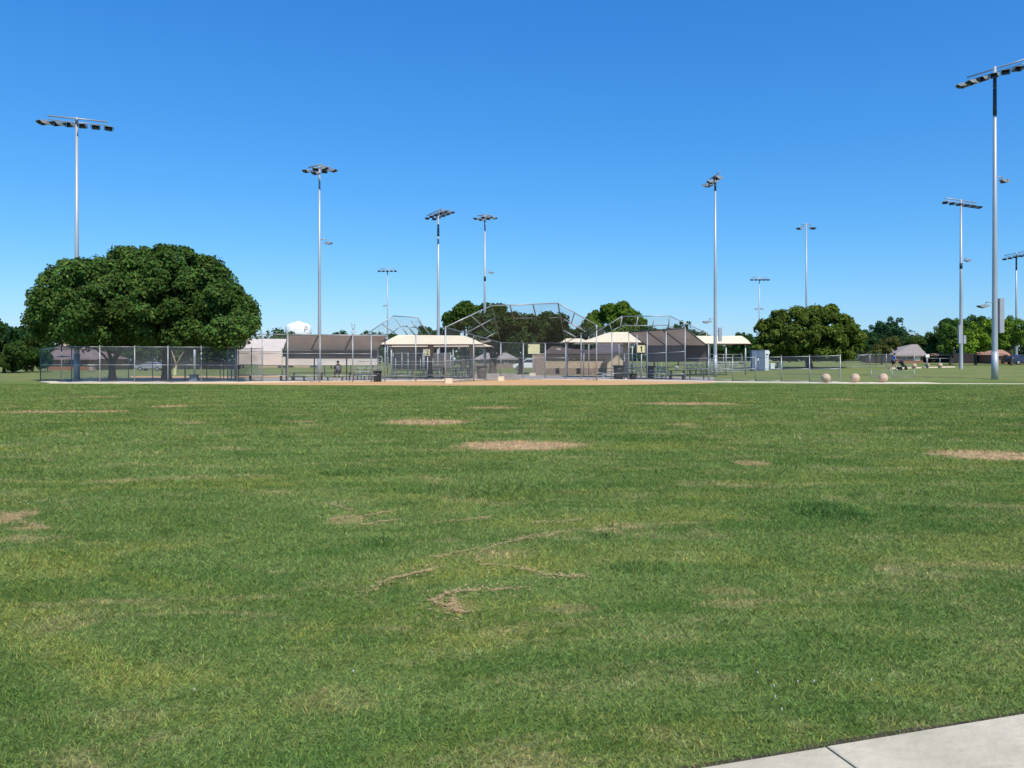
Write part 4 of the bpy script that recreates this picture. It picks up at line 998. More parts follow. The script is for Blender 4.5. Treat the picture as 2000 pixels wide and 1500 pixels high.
ONE = [(.02, -.34, .02, .34, .15), (.02, .32, -.14, .20, .10), (-.10, -.0, -.10, -.0, .0)]
sign(830.5, 839.5, 682.5, 694.5, 61.2, 'cream field sign with black numeral 2 below the left canopy', TWO)
sign(1244.5, 1261, 674.5, 688.5, 60.6, 'yellow field sign with black numeral 1 left of the right dugout', ONE[:2])
sign(1031.5, 1054, 672.5, 691, 84, 'blank yellow square board in the centre near the white car')
sign(1808, 1815, 692, 698, 104, 'small white notice on a thin post near the far stone balls')
for c in bpy.data.objects:
    if c.name.startswith('panel') and c.parent and 'white notice' in c.parent.get('label', ''): c.data.materials[0] = M['white']

# ------------------------------------------------------------------ buildings
def prism_roof(t, x0, x1, y0, y1, ze, zr, rx0, rx1, mat_, nm='roof', th=.12, over=.5):
    """hip roof; ridge from rx0 to rx1 at mid depth"""
    ym = (y0+y1)/2; a = [(x0-over, y0-over, ze), (x1+over, y0-over, ze), (x1+over, y1+over, ze), (x0-over, y1+over, ze), (rx0, ym, zr), (rx1, ym, zr)]
    m = MB(); m.add(a, [(0, 1, 5, 4), (1, 2, 5), (2, 3, 4, 5), (3, 0, 4), (3, 2, 1, 0)])
    m.box(((x0+x1)/2, y0-over-.02, ze-.06), (x1-x0+2*over+.05, .06, .2))
    return m.build(nm, M[mat_], t)
def wall(t, x0, x1, y0, y1, z0, z1, mat_, nm='wall'):
    m = MB(); m.box(((x0+x1)/2, (y0+y1)/2, (z0+z1)/2), (x1-x0, y1-y0, z1-z0)); return m.build(nm, M[mat_], t)
def window(t, x0, x1, z0, z1, y, nm='window', frame='tan_col', th=.10):
    m = MB(); w_ = .06
    m.box(((x0+x1)/2, y-.03, z1), (x1-x0+w_*2, th, w_)); m.box(((x0+x1)/2, y-.03, z0), (x1-x0+w_*2, th*1.4, w_)); m.box((x0, y-.032, (z0+z1)/2), (w_, th*.96, z1-z0-w_)); m.box((x1, y-.032, (z0+z1)/2), (w_, th*.96, z1-z0-w_))
    f = m.build(nm, M[frame], t)
    p = MB(); p.box(((x0+x1)/2, y-.012, (z0+z1)/2), (x1-x0-w_, .03, z1-z0-w_)); p.build('pane', M['glass'], f); return f
# brick concession building
Db = 95.0; xb = lambda px, D=Db: XG(px, D); zb = lambda py, D=Db: P(1100, py, D).z
base = G(1120, Db); t = thing('concession_building', base, 'tan block building with brown hip roof and three small windows behind home plate', 'building')
gz = h1(xb(1120), Db)-.2
wall(t, xb(1066), xb(1218), Db, Db+9, gz, zb(702.5), 'wall_tan')
prism_roof(t, xb(1066), xb(1225), Db, Db+9, zb(689), zb(668, 99.5), xb(1087, 99.5), xb(1205, 99.5), 'roof_purple', over=.2)
m = MB(); m.box(((xb(1066)+xb(1225))/2, Db-.03, (zb(690)+zb(702))/2), (xb(1225)-xb(1066)+.35, .3, zb(690)-zb(702)-.01)); m.build('eave_band', M['eave_band'], t)  # dark brown band between roof edge and wall top
for px in (1089, 1130, 1173): window(t, xb(px-3), xb(px+3), zb(728), zb(719.5), Db-.07, frame='darkwood')
# gable end projecting at the right
gx0, gx1, gxm = xb(1186, 92), xb(1221, 92), xb(1207, 92)
m = MB(); pts = [Vector((gx0, 92, gz)), Vector((gx1, 92, gz)), Vector((gx1, 92, zb(702, 92))), Vector((gxm, 92, zb(688.5, 92))), Vector((gx0, 92, zb(707, 92)))]
m.poly(pts[::-1], 3.0, Vector((0, -1, 0))); m.build('gable', M['wall_tan'], t)
m = MB()
for a, b in ((pts[4]+Vector((-.35, 0, -.3)), pts[3]), (pts[3], pts[2]+Vector((.35, 0, -.3)))):
    m.poly([a+Vector((0, -.25, .03)), b+Vector((0, -.25, .03)), b+Vector((0, 4.5, .03)), a+Vector((0, 4.5, .03))], -.12, Vector((0, 0, 1)))
m.build('gable_roof', M['roof_purple'], t)
wall(t, xb(1067), xb(1200), Db-.06, Db-.001, gz, zb(719), 'wall_brown', 'plinth')
# skylight dome and low roof hatches
m = MB(); m.lathe((xb(1091, 96), 96.4, zb(680, 96.4)-.35), [(.42, 0), (.40, .18), (.25, .33), (.05, .4)], 14); m.build('roof_vent', M['roof_grey'], t)
# brown block wall at left of it
t = thing('block_wall', G(1054, 84), 'brown block pillar wall left of the tan building', 'wall'); m = MB()
a = XG(1044, 84); b = XG(1066, 84); m.box(((a+b)/2, 84.4, (-.3+zb(692, 84))/2), (b-a, .8, zb(692, 84)+.3)); m.build('wall_body', M['wall_brown'], t)
m = MB(); m.box(((a+b)/2, 84.4, zb(692, 84)+.05), (b-a+.1, .9, .1)); m.build('coping', M['conc_grey'], t)
m = MB(); m.box((XG(1041.5, 83), 83.5, zb(693, 83)/2), (.16, .16, zb(693, 83)+.1)); m.build('corner_post', M['tan_col'], t)
# low concrete planter walls
for i, (p0, p1, y0, lab) in enumerate([(944, 974, 63.5, 'low grey concrete wall left of the second backstop post'), (979, 1008, 63.8, 'low grey concrete wall right of the second backstop post'), (927, 934, 62.5, 'short stub of low grey wall left of the brown bin'), (1034, 1046, 74, 'pale concrete seat block in front of the brown pillar wall')]):
    a = G(p0, y0); b = G(p1, y0); m = MB(); hgt = .42 if i < 3 else .3; m.box(((a.x+b.x)/2, y0, hgt/2-.05), (b.x-a.x, .45, hgt+.1))
    o = m.build('low_wall', M['conc_grey'] if i < 3 else M['conc']); tag(o, lab, 'low wall')
def house(px0, px1, D, depth, eave, ridge, rp0, rp1, wallm, roofm, label, wins=(), door=None, gable=None, over=.5, wallpx=None):
    x0, x1 = XG(px0, D), XG(px1, D); g = h1((x0+x1)/2, D)-.3; t = thing('house', ((x0+x1)/2, D, g+.3), label, 'house', 'houses around the park')
    wx0, wx1 = (x0, x1) if not wallpx else (XG(wallpx[0], D), XG(wallpx[1], D))
    ze = P(1000, eave, D).z; zr = P(1000, ridge, D+depth/2).z
    wall(t, wx0, wx1, D, D+depth, g, ze-.02, wallm)
    prism_roof(t, x0, x1, D, D+depth, ze, zr, XG(rp0, D+depth/2), XG(rp1, D+depth/2), roofm, over=over)
    for (a, b, ya, yb_) in wins: window(t, XG(a, D), XG(b, D), P(1000, yb_, D).z, P(1000, ya, D).z, D, frame='white')
    if door: 
        a, b, ya, yb_ = door; m = MB(); m.box(((XG(a, D)+XG(b, D))/2, D-.04, (P(1000, ya, D).z+P(1000, yb_, D).z)/2), (XG(b, D)-XG(a, D), .08, P(1000, ya, D).z-P(1000, yb_, D).z)); m.build('garage_door', M['white'], t)
    return t
h_ = house(92, 186, 118, 10, 701, 678, 118, 168, 'brick', 'roof_brown', 'red brick house with brown roof behind the left bullpen', wins=((127, 134, 704, 707.5),), over=.7)
for (px, py) in ((127, 671), (136, 668)):
    q = P(px, py, 122); m = MB(); m.box((q.x, 122, q.z), (.5 if px == 127 else .3, .5, 1.0)); m.build('chimney', M['block'], h_)
m = MB(); a = P(104, 684, 117.2); b = P(120, 674, 117.2); c = P(136, 680, 117.2); m.tube([a, b], .12, 4); m.tube([b, c], .12, 4); m.poly([a, c, b], .3); m.build('gable_trim', M['roof_brown'], h_)
hg = house(1746, 1803, 128, 12, 694, 672.5, 1780, 1792, 'brick', 'roof_grey', 'house with hipped grey shingle roof beyond the walking person', wins=((1770, 1784, 695, 702), (1757, 1762, 696, 702)), door=(1787, 1797, 696, 704), over=.5)
house(1820, 1862, 132, 10, 693, 682, 1830, 1850, 'darkwood', 'roof_terra', 'low house with brown orange roof in tree shade right of the grey roof', wins=((1824, 1829, 695, 700),))
house(1942, 1968, 120, 9, 693, 683, 1946, 1958, 'brick', 'roof_terra', 'small brick house with terracotta roof right of the nearest pole', wins=((1950, 1955, 696, 700),), over=.4)
house(930, 1008, 150, 10, 701, 689, 948, 990, 'wall_brown', 'roof_grey', 'grey roofed house seen under the oak behind the main backstop', wins=((985, 992, 703, 709),))
house(505, 545, 160, 10, 706, 700, 510, 540, 'wall_tan', 'roof_grey', 'pale low house seen below the cream shade cloth')
house(575, 605, 165, 10, 706, 698, 580, 600, 'wall_tan', 'roof_brown', 'pale low house seen under the left dugout screen')
# dark board fences of the gardens behind
def board_fence(px0, px1, D, y0, label, mt='darkwood', n=14):
    a = G(px0, D); b = G(px1, D); t = thing('board_fence', a, label, 'fence'); zt = P(1000, y0, D).z
    for i in range(n):
        p = a.lerp(b, i/n); q = a.lerp(b, (i+1)/n); m = MB(); m.box(((p.x+q.x)/2, p.y+.02*(i % 2), (zt+p.z)/2-.05), ((q.x-p.x)*.985, .05, zt-p.z+.1)); m.build('board_panel', M[mt], t)
    return t
board_fence(1862, 1942, 124, 690, 'dark garden board fence under the bright green trees')
board_fence(1690, 1746, 126, 693, 'dark garden board fence left of the grey roofed house')
board_fence(220, 470, 130, 706, 'dark garden board fence far behind the left bullpen', n=24)
board_fence(1966, 2040, 122, 692, 'dark garden board fence at the right edge behind the parked car')

# ------------------------------------------------------------------ bleachers, tables, bins, cabinet
def bleacher(px0, px1, D, rows, label, mat_='alu', rise=.2, run=.6, face=1):
    a = G(px0, D); b = G(px1, D); t = thing('bleacher', a.lerp(b, .5), label, 'bleacher', 'spectator bleachers'); L = b.x-a.x; xm = (a.x+b.x)/2; z0 = a.z
    for i in range(rows):
        for (dy, dz, wd) in ((0, .42, .26), (-.3, .18, .24)):
            m = MB(); m.box((xm, D+i*run*face+dy*face, z0+dz+i*rise*1.25), (L, wd, .045)); m.build('plank', M[mat_], t)
    for k in range(4):
        x = a.x+L*(.04+.92*k/3); m = MB()
        m.tube([(x, D-.25*face, z0), (x, D-.25*face, z0+.4), (x, D+(rows-1)*run*face, z0+.38+(rows-1)*rise*1.25)], .03, 6)
        m.tube([(x, D+(rows-1)*run*face, z0), (x, D+(rows-1)*run*face, z0+.4+(rows-1)*rise*1.25)], .03, 6); m.tube([(x, D-.25*face, z0+.03), (x, D+(rows-1)*run*face, z0+.03)], .03, 6)
        m.build('frame', M['galv_dark'], t)
    zt = z0+.42+(rows-1)*rise*1.25
    m = MB()
    for dz in (.5, .9): m.tube([(a.x, D+rows*run*face, zt+dz), (b.x, D+rows*run*face, zt+dz)], .025, 6)
    for k in range(5): x = a.x+L*k/4; m.tube([(x, D+rows*run*face, z0), (x, D+rows*run*face, zt+.9)], .025, 6)
    m.build('guard_rail', M['galv'], t)
    return t
bleacher(690, 738, 58, 3, 'silver bleacher between the left dugout and the black barrel')
bleacher(766, 866, 61, 3, 'dark green bleacher in the shade below the left cream canopy', 'green_alu')
bleacher(880, 920, 62, 3, 'dark bleacher left of the thick column behind the backstop', 'green_alu')
bench(1176, 1198, 61, 61, 'low silver bench left of the tall dark bin', .42, 'alu')
bleacher(1228, 1262, 62, 4, 'silver bleacher below the numeral 1 sign')
bleacher(1270, 1300, 63, 3, 'silver bleacher at the left end of the right dugout')
bleacher(1388, 1462, 84, 4, 'silver bleacher on the grass left of the blue cabinet')
bleacher(1345, 1380, 78, 4, 'grey bleacher seen through the right dugout')
def picnic(px, D, label, mat_='green_alu'):
    g = G(px, D); t = thing('picnic_table', g, label, 'picnic table', 'picnic tables')
    m = MB(); m.box(g+Vector((0, 0, .74)), (1.8, .75, .05)); m.build('tabletop', M[mat_], t)
    for s in (-1, 1):
        m = MB(); m.box(g+Vector((0, s*.72, .45)), (1.8, .26, .045)); m.build('seat', M[mat_], t)
        m = MB(); m.tube([g+Vector((s*.65, -.72, 0)), g+Vector((s*.65, -.2, .72))], .035, 6); m.tube([g+Vector((s*.65, .72, 0)), g+Vector((s*.65, .2, .72))], .035, 6); m.tube([g+Vector((s*.65, -.72, .42)), g+Vector((s*.65, .72, .42))], .03, 6); m.build('leg_frame', M[mat_], t)
    return t
picnic(880, 74, 'dark picnic table in the shade right of the left canopy column'); picnic(1285, 72, 'dark picnic table behind the right dugout screen'); picnic(902, 80, 'green picnic table behind the thick column'); picnic(1195, 72, 'dark picnic table in front of the gable')
def barrel(px, D, r, h, label, mat_='binblack', flare=1.0, name='trash_barrel', dome=False):
    g = G(px, D); t = thing(name, g, label, 'trash bin', 'trash bins'); m = MB()
    m.lathe(g, [(r*.92, 0), (r, .03), (r*1.0, h*.3), (r*1.03, h*.33), (r*1.0, h*.36), (r*flare, h*.66), (r*flare*1.03, h*.69), (r*flare, h*.72), (r*flare*1.05, h)], 18); m.build('drum', M[mat_], t)
    m = MB()
    if dome: m.lathe(g+Vector((0, 0, h+.003)), [(r*flare*1.2, 0), (r*flare*1.2, .05), (r*flare*.95, .2), (r*.5, .3), (r*.1, .33)], 18)
    else: m.lathe(g+Vector((0, 0, h+.003)), [(r*flare*1.15, 0), (r*flare*1.35, .06), (r*flare*1.3, .09), (r*.7, .10)], 18)
    m.build('lid', M[mat_], t); return t
barrel(737, 53.9, .27, .68, 'black barrel with wide lid in front of the left fence', 'black')
barrel(941, 60.5, .36, 1.0, 'dark brown open bin behind the backstop left wing', 'binbrown', 1.1)
barrel(1208, 61.2, .36, 1.02, 'tall dark trash bin left of the thick tan column', 'black', 1.1)
barrel(1236, 58.0, .24, .42, 'short black basket at the foot of the right dugout post', 'black')
barrel(178, 100, .38, .75, 'brown barrel on the grass in front of the brick house', 'tan_col')
barrel(1270, 64, .34, .95, 'dark bin beside the bleacher at the left of the right dugout', 'black')
b = G(379, 55.5); m = MB(); m.box(b+Vector((0, 0, .22)), (.5, .5, .44), taper=.95); m.box(b+Vector((0, 0, .46)), (.55, .55, .05)); tag(m.build('storage_box', M['cab']), 'dark box on the ground behind the bullpen fence', 'box')
b = G(342, 78); m = MB(); m.box(b+Vector((0, 0, .35)), (.26, .2, .7)); m.box(b+Vector((0, 0, .74)), (.3, .24, .06)); tag(m.build('utility_pedestal', M['yellow']), 'small yellow utility pedestal below the leafless tree', 'utility box')
b = G(1322, 60.65); m = MB(); m.lathe(b+Vector((0, 0, .722)), [(.13, 0), (.16, .28), (.17, .29), (.17, .31), (.15, .32)], 14); tag(m.build('water_bucket', M['white']), 'white bucket standing on the bench inside the right dugout', 'bucket')
# electrical cabinet
g = G(1486, 84); t = thing('electrical_cabinet', g, 'blue grey electrical cabinet with pale side beside the dome-shaped tree', 'cabinet')
zt = P(1486, 684.5, 84).z; x0, x1, x2 = XG(1468, 84), XG(1493, 84), XG(1500.5, 84); hh = zt-g.z
m = MB(); m.box(((x0+x1)/2, 84.3, g.z+hh/2), (x1-x0, .7, hh)); m.box(((x0+x1)/2, 84.3, g.z+hh+.02), (x1-x0+.06, .78, .05)); m.build('body', M['cab'], t)
for k in (0, 1):
    xa = x0+(x1-x0)*k/2+.03; xb_ = x0+(x1-x0)*(k+1)/2-.03; m = MB(); m.box(((xa+xb_)/2, 83.93, g.z+hh/2), (xb_-xa, .03, hh-.12)); dd = m.build('door', M['cab'], t)
    m = MB(); m.box((xb_-.06 if k == 0 else xa+.06, 83.9, g.z+hh*.5), (.03, .04, .2)); m.build('handle', M['galv'], dd)
m = MB(); m.box((XG(1481, 84)-.05, 83.9, g.z+hh*.56), (.12, .03, .28)); m.build('label_plate', M['white'], t)
m = MB(); m.box(((x1+x2)/2+.01, 84.25, g.z+hh/2+.03), (x2-x1, .8, hh-.02)); m.box((x2+.06, 84.2, g.z+hh*.9), (.16, .5, .3)); m.build('side_panel', M['cabw'], t)
m = MB(); m.box((XG(1497, 84), 83.83, g.z+hh*.80), (.2, .03, .12)); m.build('vent', M['black'], t)
g = G(1508, 84.5); t = thing('utility_box', g, 'small pale utility box right of the blue grey cabinet', 'utility box'); m = MB(); m.box(g+Vector((0, 0, .38)), (.42, .4, .5)); m.box(g+Vector((-.15, 0, .07)), (.06, .06, .16)); m.box(g+Vector((.15, 0, .07)), (.06, .06, .16)); m.build('body', M['cabw'], t)
m = MB(); m.box(g+Vector((0, 0, .68)), (.52, .5, .10), taper=.8); m.build('lid', M['cabw'], t)
g = G(1523, 86); t = thing('utility_box', g, 'green utility box in the shade under the dome-shaped tree', 'utility box'); m = MB(); m.box(g+Vector((0, 0, .4)), (.55, .5, .8)); m.build('body', mat('green_box', (.10, .14, .11), .6)); 
bx = bpy.data.objects[-1] if False else None
for o in list(COL.objects):
    if o.name.startswith('body') and o.parent is None and o.type == 'MESH': o.parent = t; o.location = -Vector(t.location)
m = MB(); m.box(g+Vector((0, 0, .82)), (.6, .55, .05)); m.build('lid', M['galv_dark'], t)

# ------------------------------------------------------------------ stone balls
def ball(px, D, r, label, ref=None):
    g = G(px, D)
    if ref:
        t = copy_tree(ref); t.location = g; t['label'] = label; t.scale = (r/.30,)*3; return t
    t = thing('stone_ball', g, label, 'stone ball', 'stone ball bollards'); m = MB(); r = .30
    m.lathe(g+Vector((0, 0, .05)), [(max(.02, r*math.sin(math.pi*i/14)), r-r*math.cos(math.pi*i/14)) for i in range(1, 14)], 22); m.build('ball', M['ball'], t)
    m = MB(); m.lathe(g, [(.17, 0), (.17, .055), (.14, .07)], 16); m.build('foot', M['conc_grey'], t); return t
b1 = ball(1613, 50.0, .30, 'stone ball in front of the end of the low fence')
ball(1670, 50.3, .30, 'stone ball just right of the fence end post', b1); ball(1725, 50.6, .30, 'rightmost of the three near stone balls', b1)
ball(1786, 88, .26, 'leftmost of the three far stone balls', b1); ball(1811, 89, .26, 'middle of the three far stone balls', b1); ball(1836, 90, .28, 'rightmost of the three far stone balls', b1)

# ------------------------------------------------------------------ cars
def car(px, D, yaw, bodym, label, kind='suv', s=1.0, name='parked_car'):
    g = G(px, D); t = thing(name, g, label, 'car', 'parked cars'); t.rotation_euler = (0, 0, yaw)
    # local profile along x, front at +x
    lo = [(-2.2, .35), (-2.2, .95), (-2.1, 1.05), (1.2, 1.08), (2.1, .88), (2.25, .6), (2.2, .35)]
    hi = [(-2.1, 1.05), (-1.85, 1.68), (.25, 1.70), (1.15, 1.07)] if kind == 'suv' else [(-1.9, 1.02), (-1.1, 1.42), (.3, 1.42), (1.2, 1.04)]
    def ext(prof, w0, w1, nm, mt, par):
        n = len(prof); zs = [z for _, z in prof]; zm = min(zs); zM = max(zs)
        v = []
        for s_ in (-1, 1):
            for x, z in prof: w_ = w0+(w1-w0)*((z-zm)/(zM-zm) if zM > zm else 0); v.append((x*s, s_*w_*s, z*s))
        f = [tuple(range(n)), tuple(range(2*n-1, n-1, -1))]+[((i+1) % n, i, n+i, n+(i+1) % n) for i in range(n)]
        me = bpy.data.meshes.new(nm); me.from_pydata(v, [], f); me.materials.append(mt); o = bpy.data.objects.new(nm, me); COL.objects.link(o); o.parent = par
        bv = o.modifiers.new('bevel', 'BEVEL'); bv.width = .07*s; bv.segments = 2; return o
    ext(lo, .9, .86, 'body', bodym, t); cab = ext(hi, .84, .70, 'cabin', bodym, t)
    # windows
    for sd in (-1, 1):
        w_ = [(hi[0][0]+.25, 1.14), (hi[1][0]+.18, hi[1][1]-.12), (hi[2][0]-.02, hi[2][1]-.12), (hi[3][0]-.22, 1.14)]
        me = bpy.data.meshes.new('side_window'); zt = hi[1][1]
        vv = [(x*s, sd*(.855-(z-1.05)/(zt-1.05)*.14)*s, z*s) for x, z in w_]; me.from_pydata(vv, [], [(0, 1, 2, 3)]); me.materials.append(M['glass']); o = bpy.data.objects.new('side_window', me); COL.objects.link(o); o.parent = t
    for (a, b, nm) in ((hi[2], hi[3], 'windscreen'), (hi[1], hi[0], 'rear_window')):
        sx = .03 if nm == 'windscreen' else -.03; me = bpy.data.meshes.new(nm)
        p = [(a[0]+(b[0]-a[0])*f+sx, a[1]+(b[1]-a[1])*f+.02) for f in (.12, .9)]
        me.from_pydata([(p[0][0]*s, -.62*s, p[0][1]*s), (p[0][0]*s, .62*s, p[0][1]*s), (p[1][0]*s, .72*s, p[1][1]*s), (p[1][0]*s, -.72*s, p[1][1]*s)], [], [(0, 1, 2, 3)]); me.materials.append(M['glass']); o = bpy.data.objects.new(nm, me); COL.objects.link(o); o.parent = t
    for x in (-1.35, 1.4):
        for sd in (-1, 1):
            mb = MB(); mb.tube([(x*s, sd*.72*s, .34*s), (x*s, sd*.93*s, .34*s)], .34*s, 16); me = mb.build('wheel', M['rubber']); me.parent = t
            mb = MB(); mb.tube([(x*s, sd*.90*s, .34*s), (x*s, sd*.945*s, .34*s)], .2*s, 12); r_ = mb.build('rim', M['cargrey']); r_.parent = me
    for sd in (-1, 1):
        mb = MB(); mb.box((2.2*s, sd*.62*s, .74*s), (.1, .34, .16)); r_ = mb.build('headlight', M['white']); r_.parent = t
    return t
car(1034, 118, R(168), M['carwhite'], 'white sport utility car left of the brown pillar wall', 'suv', 1.08)
car(296, 112, R(178), M['cargrey'], 'pale blue grey car beyond the left fence between the trunks', 'sedan', .9)
car(203, 150, R(5), M['carwhite'], 'white car far behind the fence between brick house and forked trunk', 'sedan', .95)
car(1998, 112, R(3), M['carblue'], 'dark blue car at the right edge', 'sedan', 1.0)
car(1852, 140, R(3), M['cargrey'], 'white car greyed to paint in the tree shade behind the pipe rail', 'sedan', .85)  # silver colour stands in for tree shade on a white car
car(1158+10, 150, R(0), M['cargrey'], 'silver car hidden mostly behind the building', 'sedan', 1.0) if False else None

# ------------------------------------------------------------------ water tower, pylon
base = G(583, 900); t = thing('water_tower', base, 'white water tower with round tank rising above the dugout', 'water tower'); 
r = 25/F*900; zt = P(583, 637, 900).z; zb0 = P(583, 654, 900).z; cx = base.x
m = MB(); m.lathe((cx, 900, 0), [(r*.15, zb0-12), (r*.6, zb0-6), (r*.93, zb0-1), (r, zb0+2), (r, zt), (r*.97, zt+.6), (r*.6, zt+3.4), (r*.2, zt+4.8), (r*.18, zt+5.6), (.3, zt+6.0)], 40); m.build('tank', M['tower'], t)
m = MB(); m.lathe((cx, 900, 0), [(3.2, 0), (3, zb0-10)], 20); m.build('stem', M['tower'], t)
for a in range(6):
    an = a*math.pi/3+.3; m = MB(); m.tube([(cx+r*.85*math.cos(an), 900+r*.85*math.sin(an), 0), (cx+r*.85*math.cos(an), 900+r*.85*math.sin(an), zb0-1)], .6, 8); m.build('leg', M['tower'], t)
def tank_mark(ang, pts, w_, nm, mt):
    m = MB()
    for (u0, z0, u1, z1) in pts:
        n = 4
        for i in range(n):
            f0, f1 = i/n, (i+1)/n
            def q(f, off):
                u = u0+(u1-u0)*f; z = z0+(z1-z0)*f; dx, dz = u1-u0, z1-z0; L = math.hypot(dx, dz); px_, pz_ = -dz/L*off, dx/L*off
                th = ang+(u+px_)/r; return Vector((cx+(r+.15)*math.sin(th), 900-(r+.15)*math.cos(th), z+pz_))
            m.add([q(f0, -w_/2), q(f1, -w_/2), q(f1, w_/2), q(f0, w_/2)], [(0, 1, 2, 3)])
    return m.build(nm, M[mt], t)
zc = zt-3.5
tank_mark(.78, [(-1.2, zc-3.6, .1, zc+2.2), (-.3, zc+1.6, 1.6, zc+3.0), (1.6, zc+3.0, 2.9, zc+1.6), (2.9, zc+1.6, 2.5, zc-.3), (2.5, zc-.3, .4, zc-1.3)], .85, 'letter_p', 'maroon')
tank_mark(.02, [(-2, zc-.9, 6.5, zc-.4)], .35, 'lettering', 'faint')
base = G(690, 1100); t = thing('transmission_tower', base, 'faint steel lattice transmission tower above the left dugout roof', 'pylon'); m = MB(); z = lambda py: P(690, py, 1100).z; X = base.x; sx = 1100/F
def L2(x0, y0, x1, y1, r_=.28): m.tube([(X+x0*sx, 1100, z(y0)), (X+x1*sx, 1100.5, z(y1))], r_, 4)
for s_ in (-1, 1):
    L2(s_*3, 636, s_*3, 628, .35); L2(s_*3, 636, s_*1.2, 645); L2(s_*3, 640, s_*2, 632, .2); L2(s_*1.2, 645, s_*4.5, 650); L2(s_*1.5, 645, s_*3.5, 702, .4); L2(s_*3, 636, -s_*1.2, 645, .2); L2(s_*1.6, 648, -s_*2.2, 660, .2); L2(s_*2.2, 660, -s_*2.8, 675, .2); L2(s_*2.8, 675, -s_*3.3, 700, .2)
L2(-4.5, 650, 4.5, 650); L2(-3.5, 636, 3.5, 636, .3); m.build('lattice', M['pylon'], t)

# ------------------------------------------------------------------ people
def skin_obj(name, verts, edges, radii, mt, parent, root=0, sub=2):
    me = bpy.data.meshes.new(name); me.from_pydata(verts, edges, []); me.materials.append(mt); o = bpy.data.objects.new(name, me); COL.objects.link(o); o.parent = parent
    o.modifiers.new('skin', 'SKIN'); lay = me.skin_vertices[0] if me.skin_vertices else None
    if lay is None: 
        return o
    for i, r_ in enumerate(radii): lay.data[i].radius = (r_, r_) if not isinstance(r_, tuple) else r_; lay.data[i].use_root = (i == root)
    ss = o.modifiers.new('sub', 'SUBSURF'); ss.levels = sub; ss.render_levels = sub; return o
def ensure_skin(me):
    if not me.skin_vertices:
        import bmesh
        bm = bmesh.new(); bm.from_mesh(me); bm.verts.layers.skin.verify(); bm.to_mesh(me); bm.free()
def body(name, chain, mt, parent, root=0):
    """chain: dict name->(pos, r), edges"""
    verts, edges, radii = chain; me = bpy.data.meshes.new(name); me.from_pydata(verts, edges, []); me.materials.append(mt); ensure_skin(me)
    o = bpy.data.objects.new(name, me); COL.objects.link(o); o.parent = parent; o.modifiers.new('skin', 'SKIN')
    for i, r_ in enumerate(radii): me.skin_vertices[0].data[i].radius = r_ if isinstance(r_, tuple) else (r_, r_); me.skin_vertices[0].data[i].use_root = (i == root)
    ss = o.modifiers.new('sub', 'SUBSURF'); ss.levels = 1; ss.render_levels = 2
    return o
def hand(parent, p, d):
    """small hand: palm and five curled fingers as one skin"""
    p = Vector(p); d = Vector(d).normalized(); s = d.cross(Vector((0, 0, 1))).normalized(); vs = [p, p+d*.05]; ed = [(0, 1)]; rr = [.022, .026]
    for k in range(4):
        o_ = s*(.03-.02*k); i = len(vs); L = (.032, .038, .036, .028)[k]
        vs += [p+d*.075+o_, p+d*(.075+L)+o_+Vector((0, 0, -.015)), p+d*(.085+L)+o_+Vector((0, 0, -.04))]; ed += [(1, i), (i, i+1), (i+1, i+2)]; rr += [.010, .009, .007]
    i = len(vs); vs += [p+d*.03+s*.045, p+d*.065+s*.055]; ed += [(0, i), (i, i+1)]; rr += [.011, .009]
    return body('hand', ([tuple(v) for v in vs], ed, rr), M['skin'], parent)
def head_bits(parent, c, fwd):
    """face: eyes, nose, ears, hair"""
    c = Vector(c); f = Vector(fwd).normalized(); s = f.cross(Vector((0, 0, 1))).normalized(); m = MB()
    for k in (-1, 1):
        q = c+f*.096+s*.034*k+Vector((0, 0, .01)); m.lathe(q-Vector((0, 0, .008)), [(.004, 0), (.010, .006), (.010, .010), (.004, .016)], 8)
    m.build('eyes', M['black']).parent = parent
    m = MB(); m.tube([c+f*.10+Vector((0, 0, .01)), c+f*.122+Vector((0, 0, -.02)), c+f*.10+Vector((0, 0, -.03))], [.008, .014, .010], 6)
    for k in (-1, 1): m.tube([c+s*.085*k+Vector((0, 0, .015)), c+s*.098*k+Vector((0, 0, 0)), c+s*.085*k+Vector((0, 0, -.025))], [.008, .014, .006], 6)
    m.build('nose_and_ears', M['skin']).parent = parent
    m = MB(); m.box(c+f*.094+Vector((0, 0, -.055)), (.012+abs(s.x)*.04, .012+abs(s.y)*.04, .010)); m.build('mouth', M['maroon']).parent = parent
g = G(1745, 80); t = thing('person', g, 'person in blue shirt, dark shorts and dark cap walking while pushing a stroller', 'person')
# mid-stride, facing +x
V = [(0, 0, .95), (.02, 0, 1.12), (.05, 0, 1.32), (.07, 0, 1.44), (.09, 0, 1.52), (.11, 0, 1.60), (.115, 0, 1.70),          # 0-6 spine, head
     (.0, -.09, .90), (.16, -.10, .52), (.24, -.10, .10), (.36, -.10, .045),                                          # 7-10 front leg
     (.0, .09, .90), (-.06, .10, .50), (-.30, .10, .16), (-.22, .10, .05),                                          # 11-14 back leg
     (.07, -.19, 1.40), (.12, -.24, 1.16), (.38, -.20, 1.06), (.07, .19, 1.40), (.12, .24, 1.16), (.38, .20, 1.06)]
E_ = [(0, 1), (1, 2), (2, 3), (3, 4), (4, 5), (5, 6), (0, 7), (7, 8), (8, 9), (9, 10), (0, 11), (11, 12), (12, 13), (13, 14), (3, 15), (15, 16), (16, 17), (3, 18), (18, 19), (19, 20)]
Rr = [(.15, .12), (.13, .11), (.15, .11), (.12, .09), .055, .085, .085, .09, .065, .042, .035, .09, .065, .045, .035, .055, .042, .03, .055, .042, .03]
body('body', (V, E_, Rr), M['skin'], t)
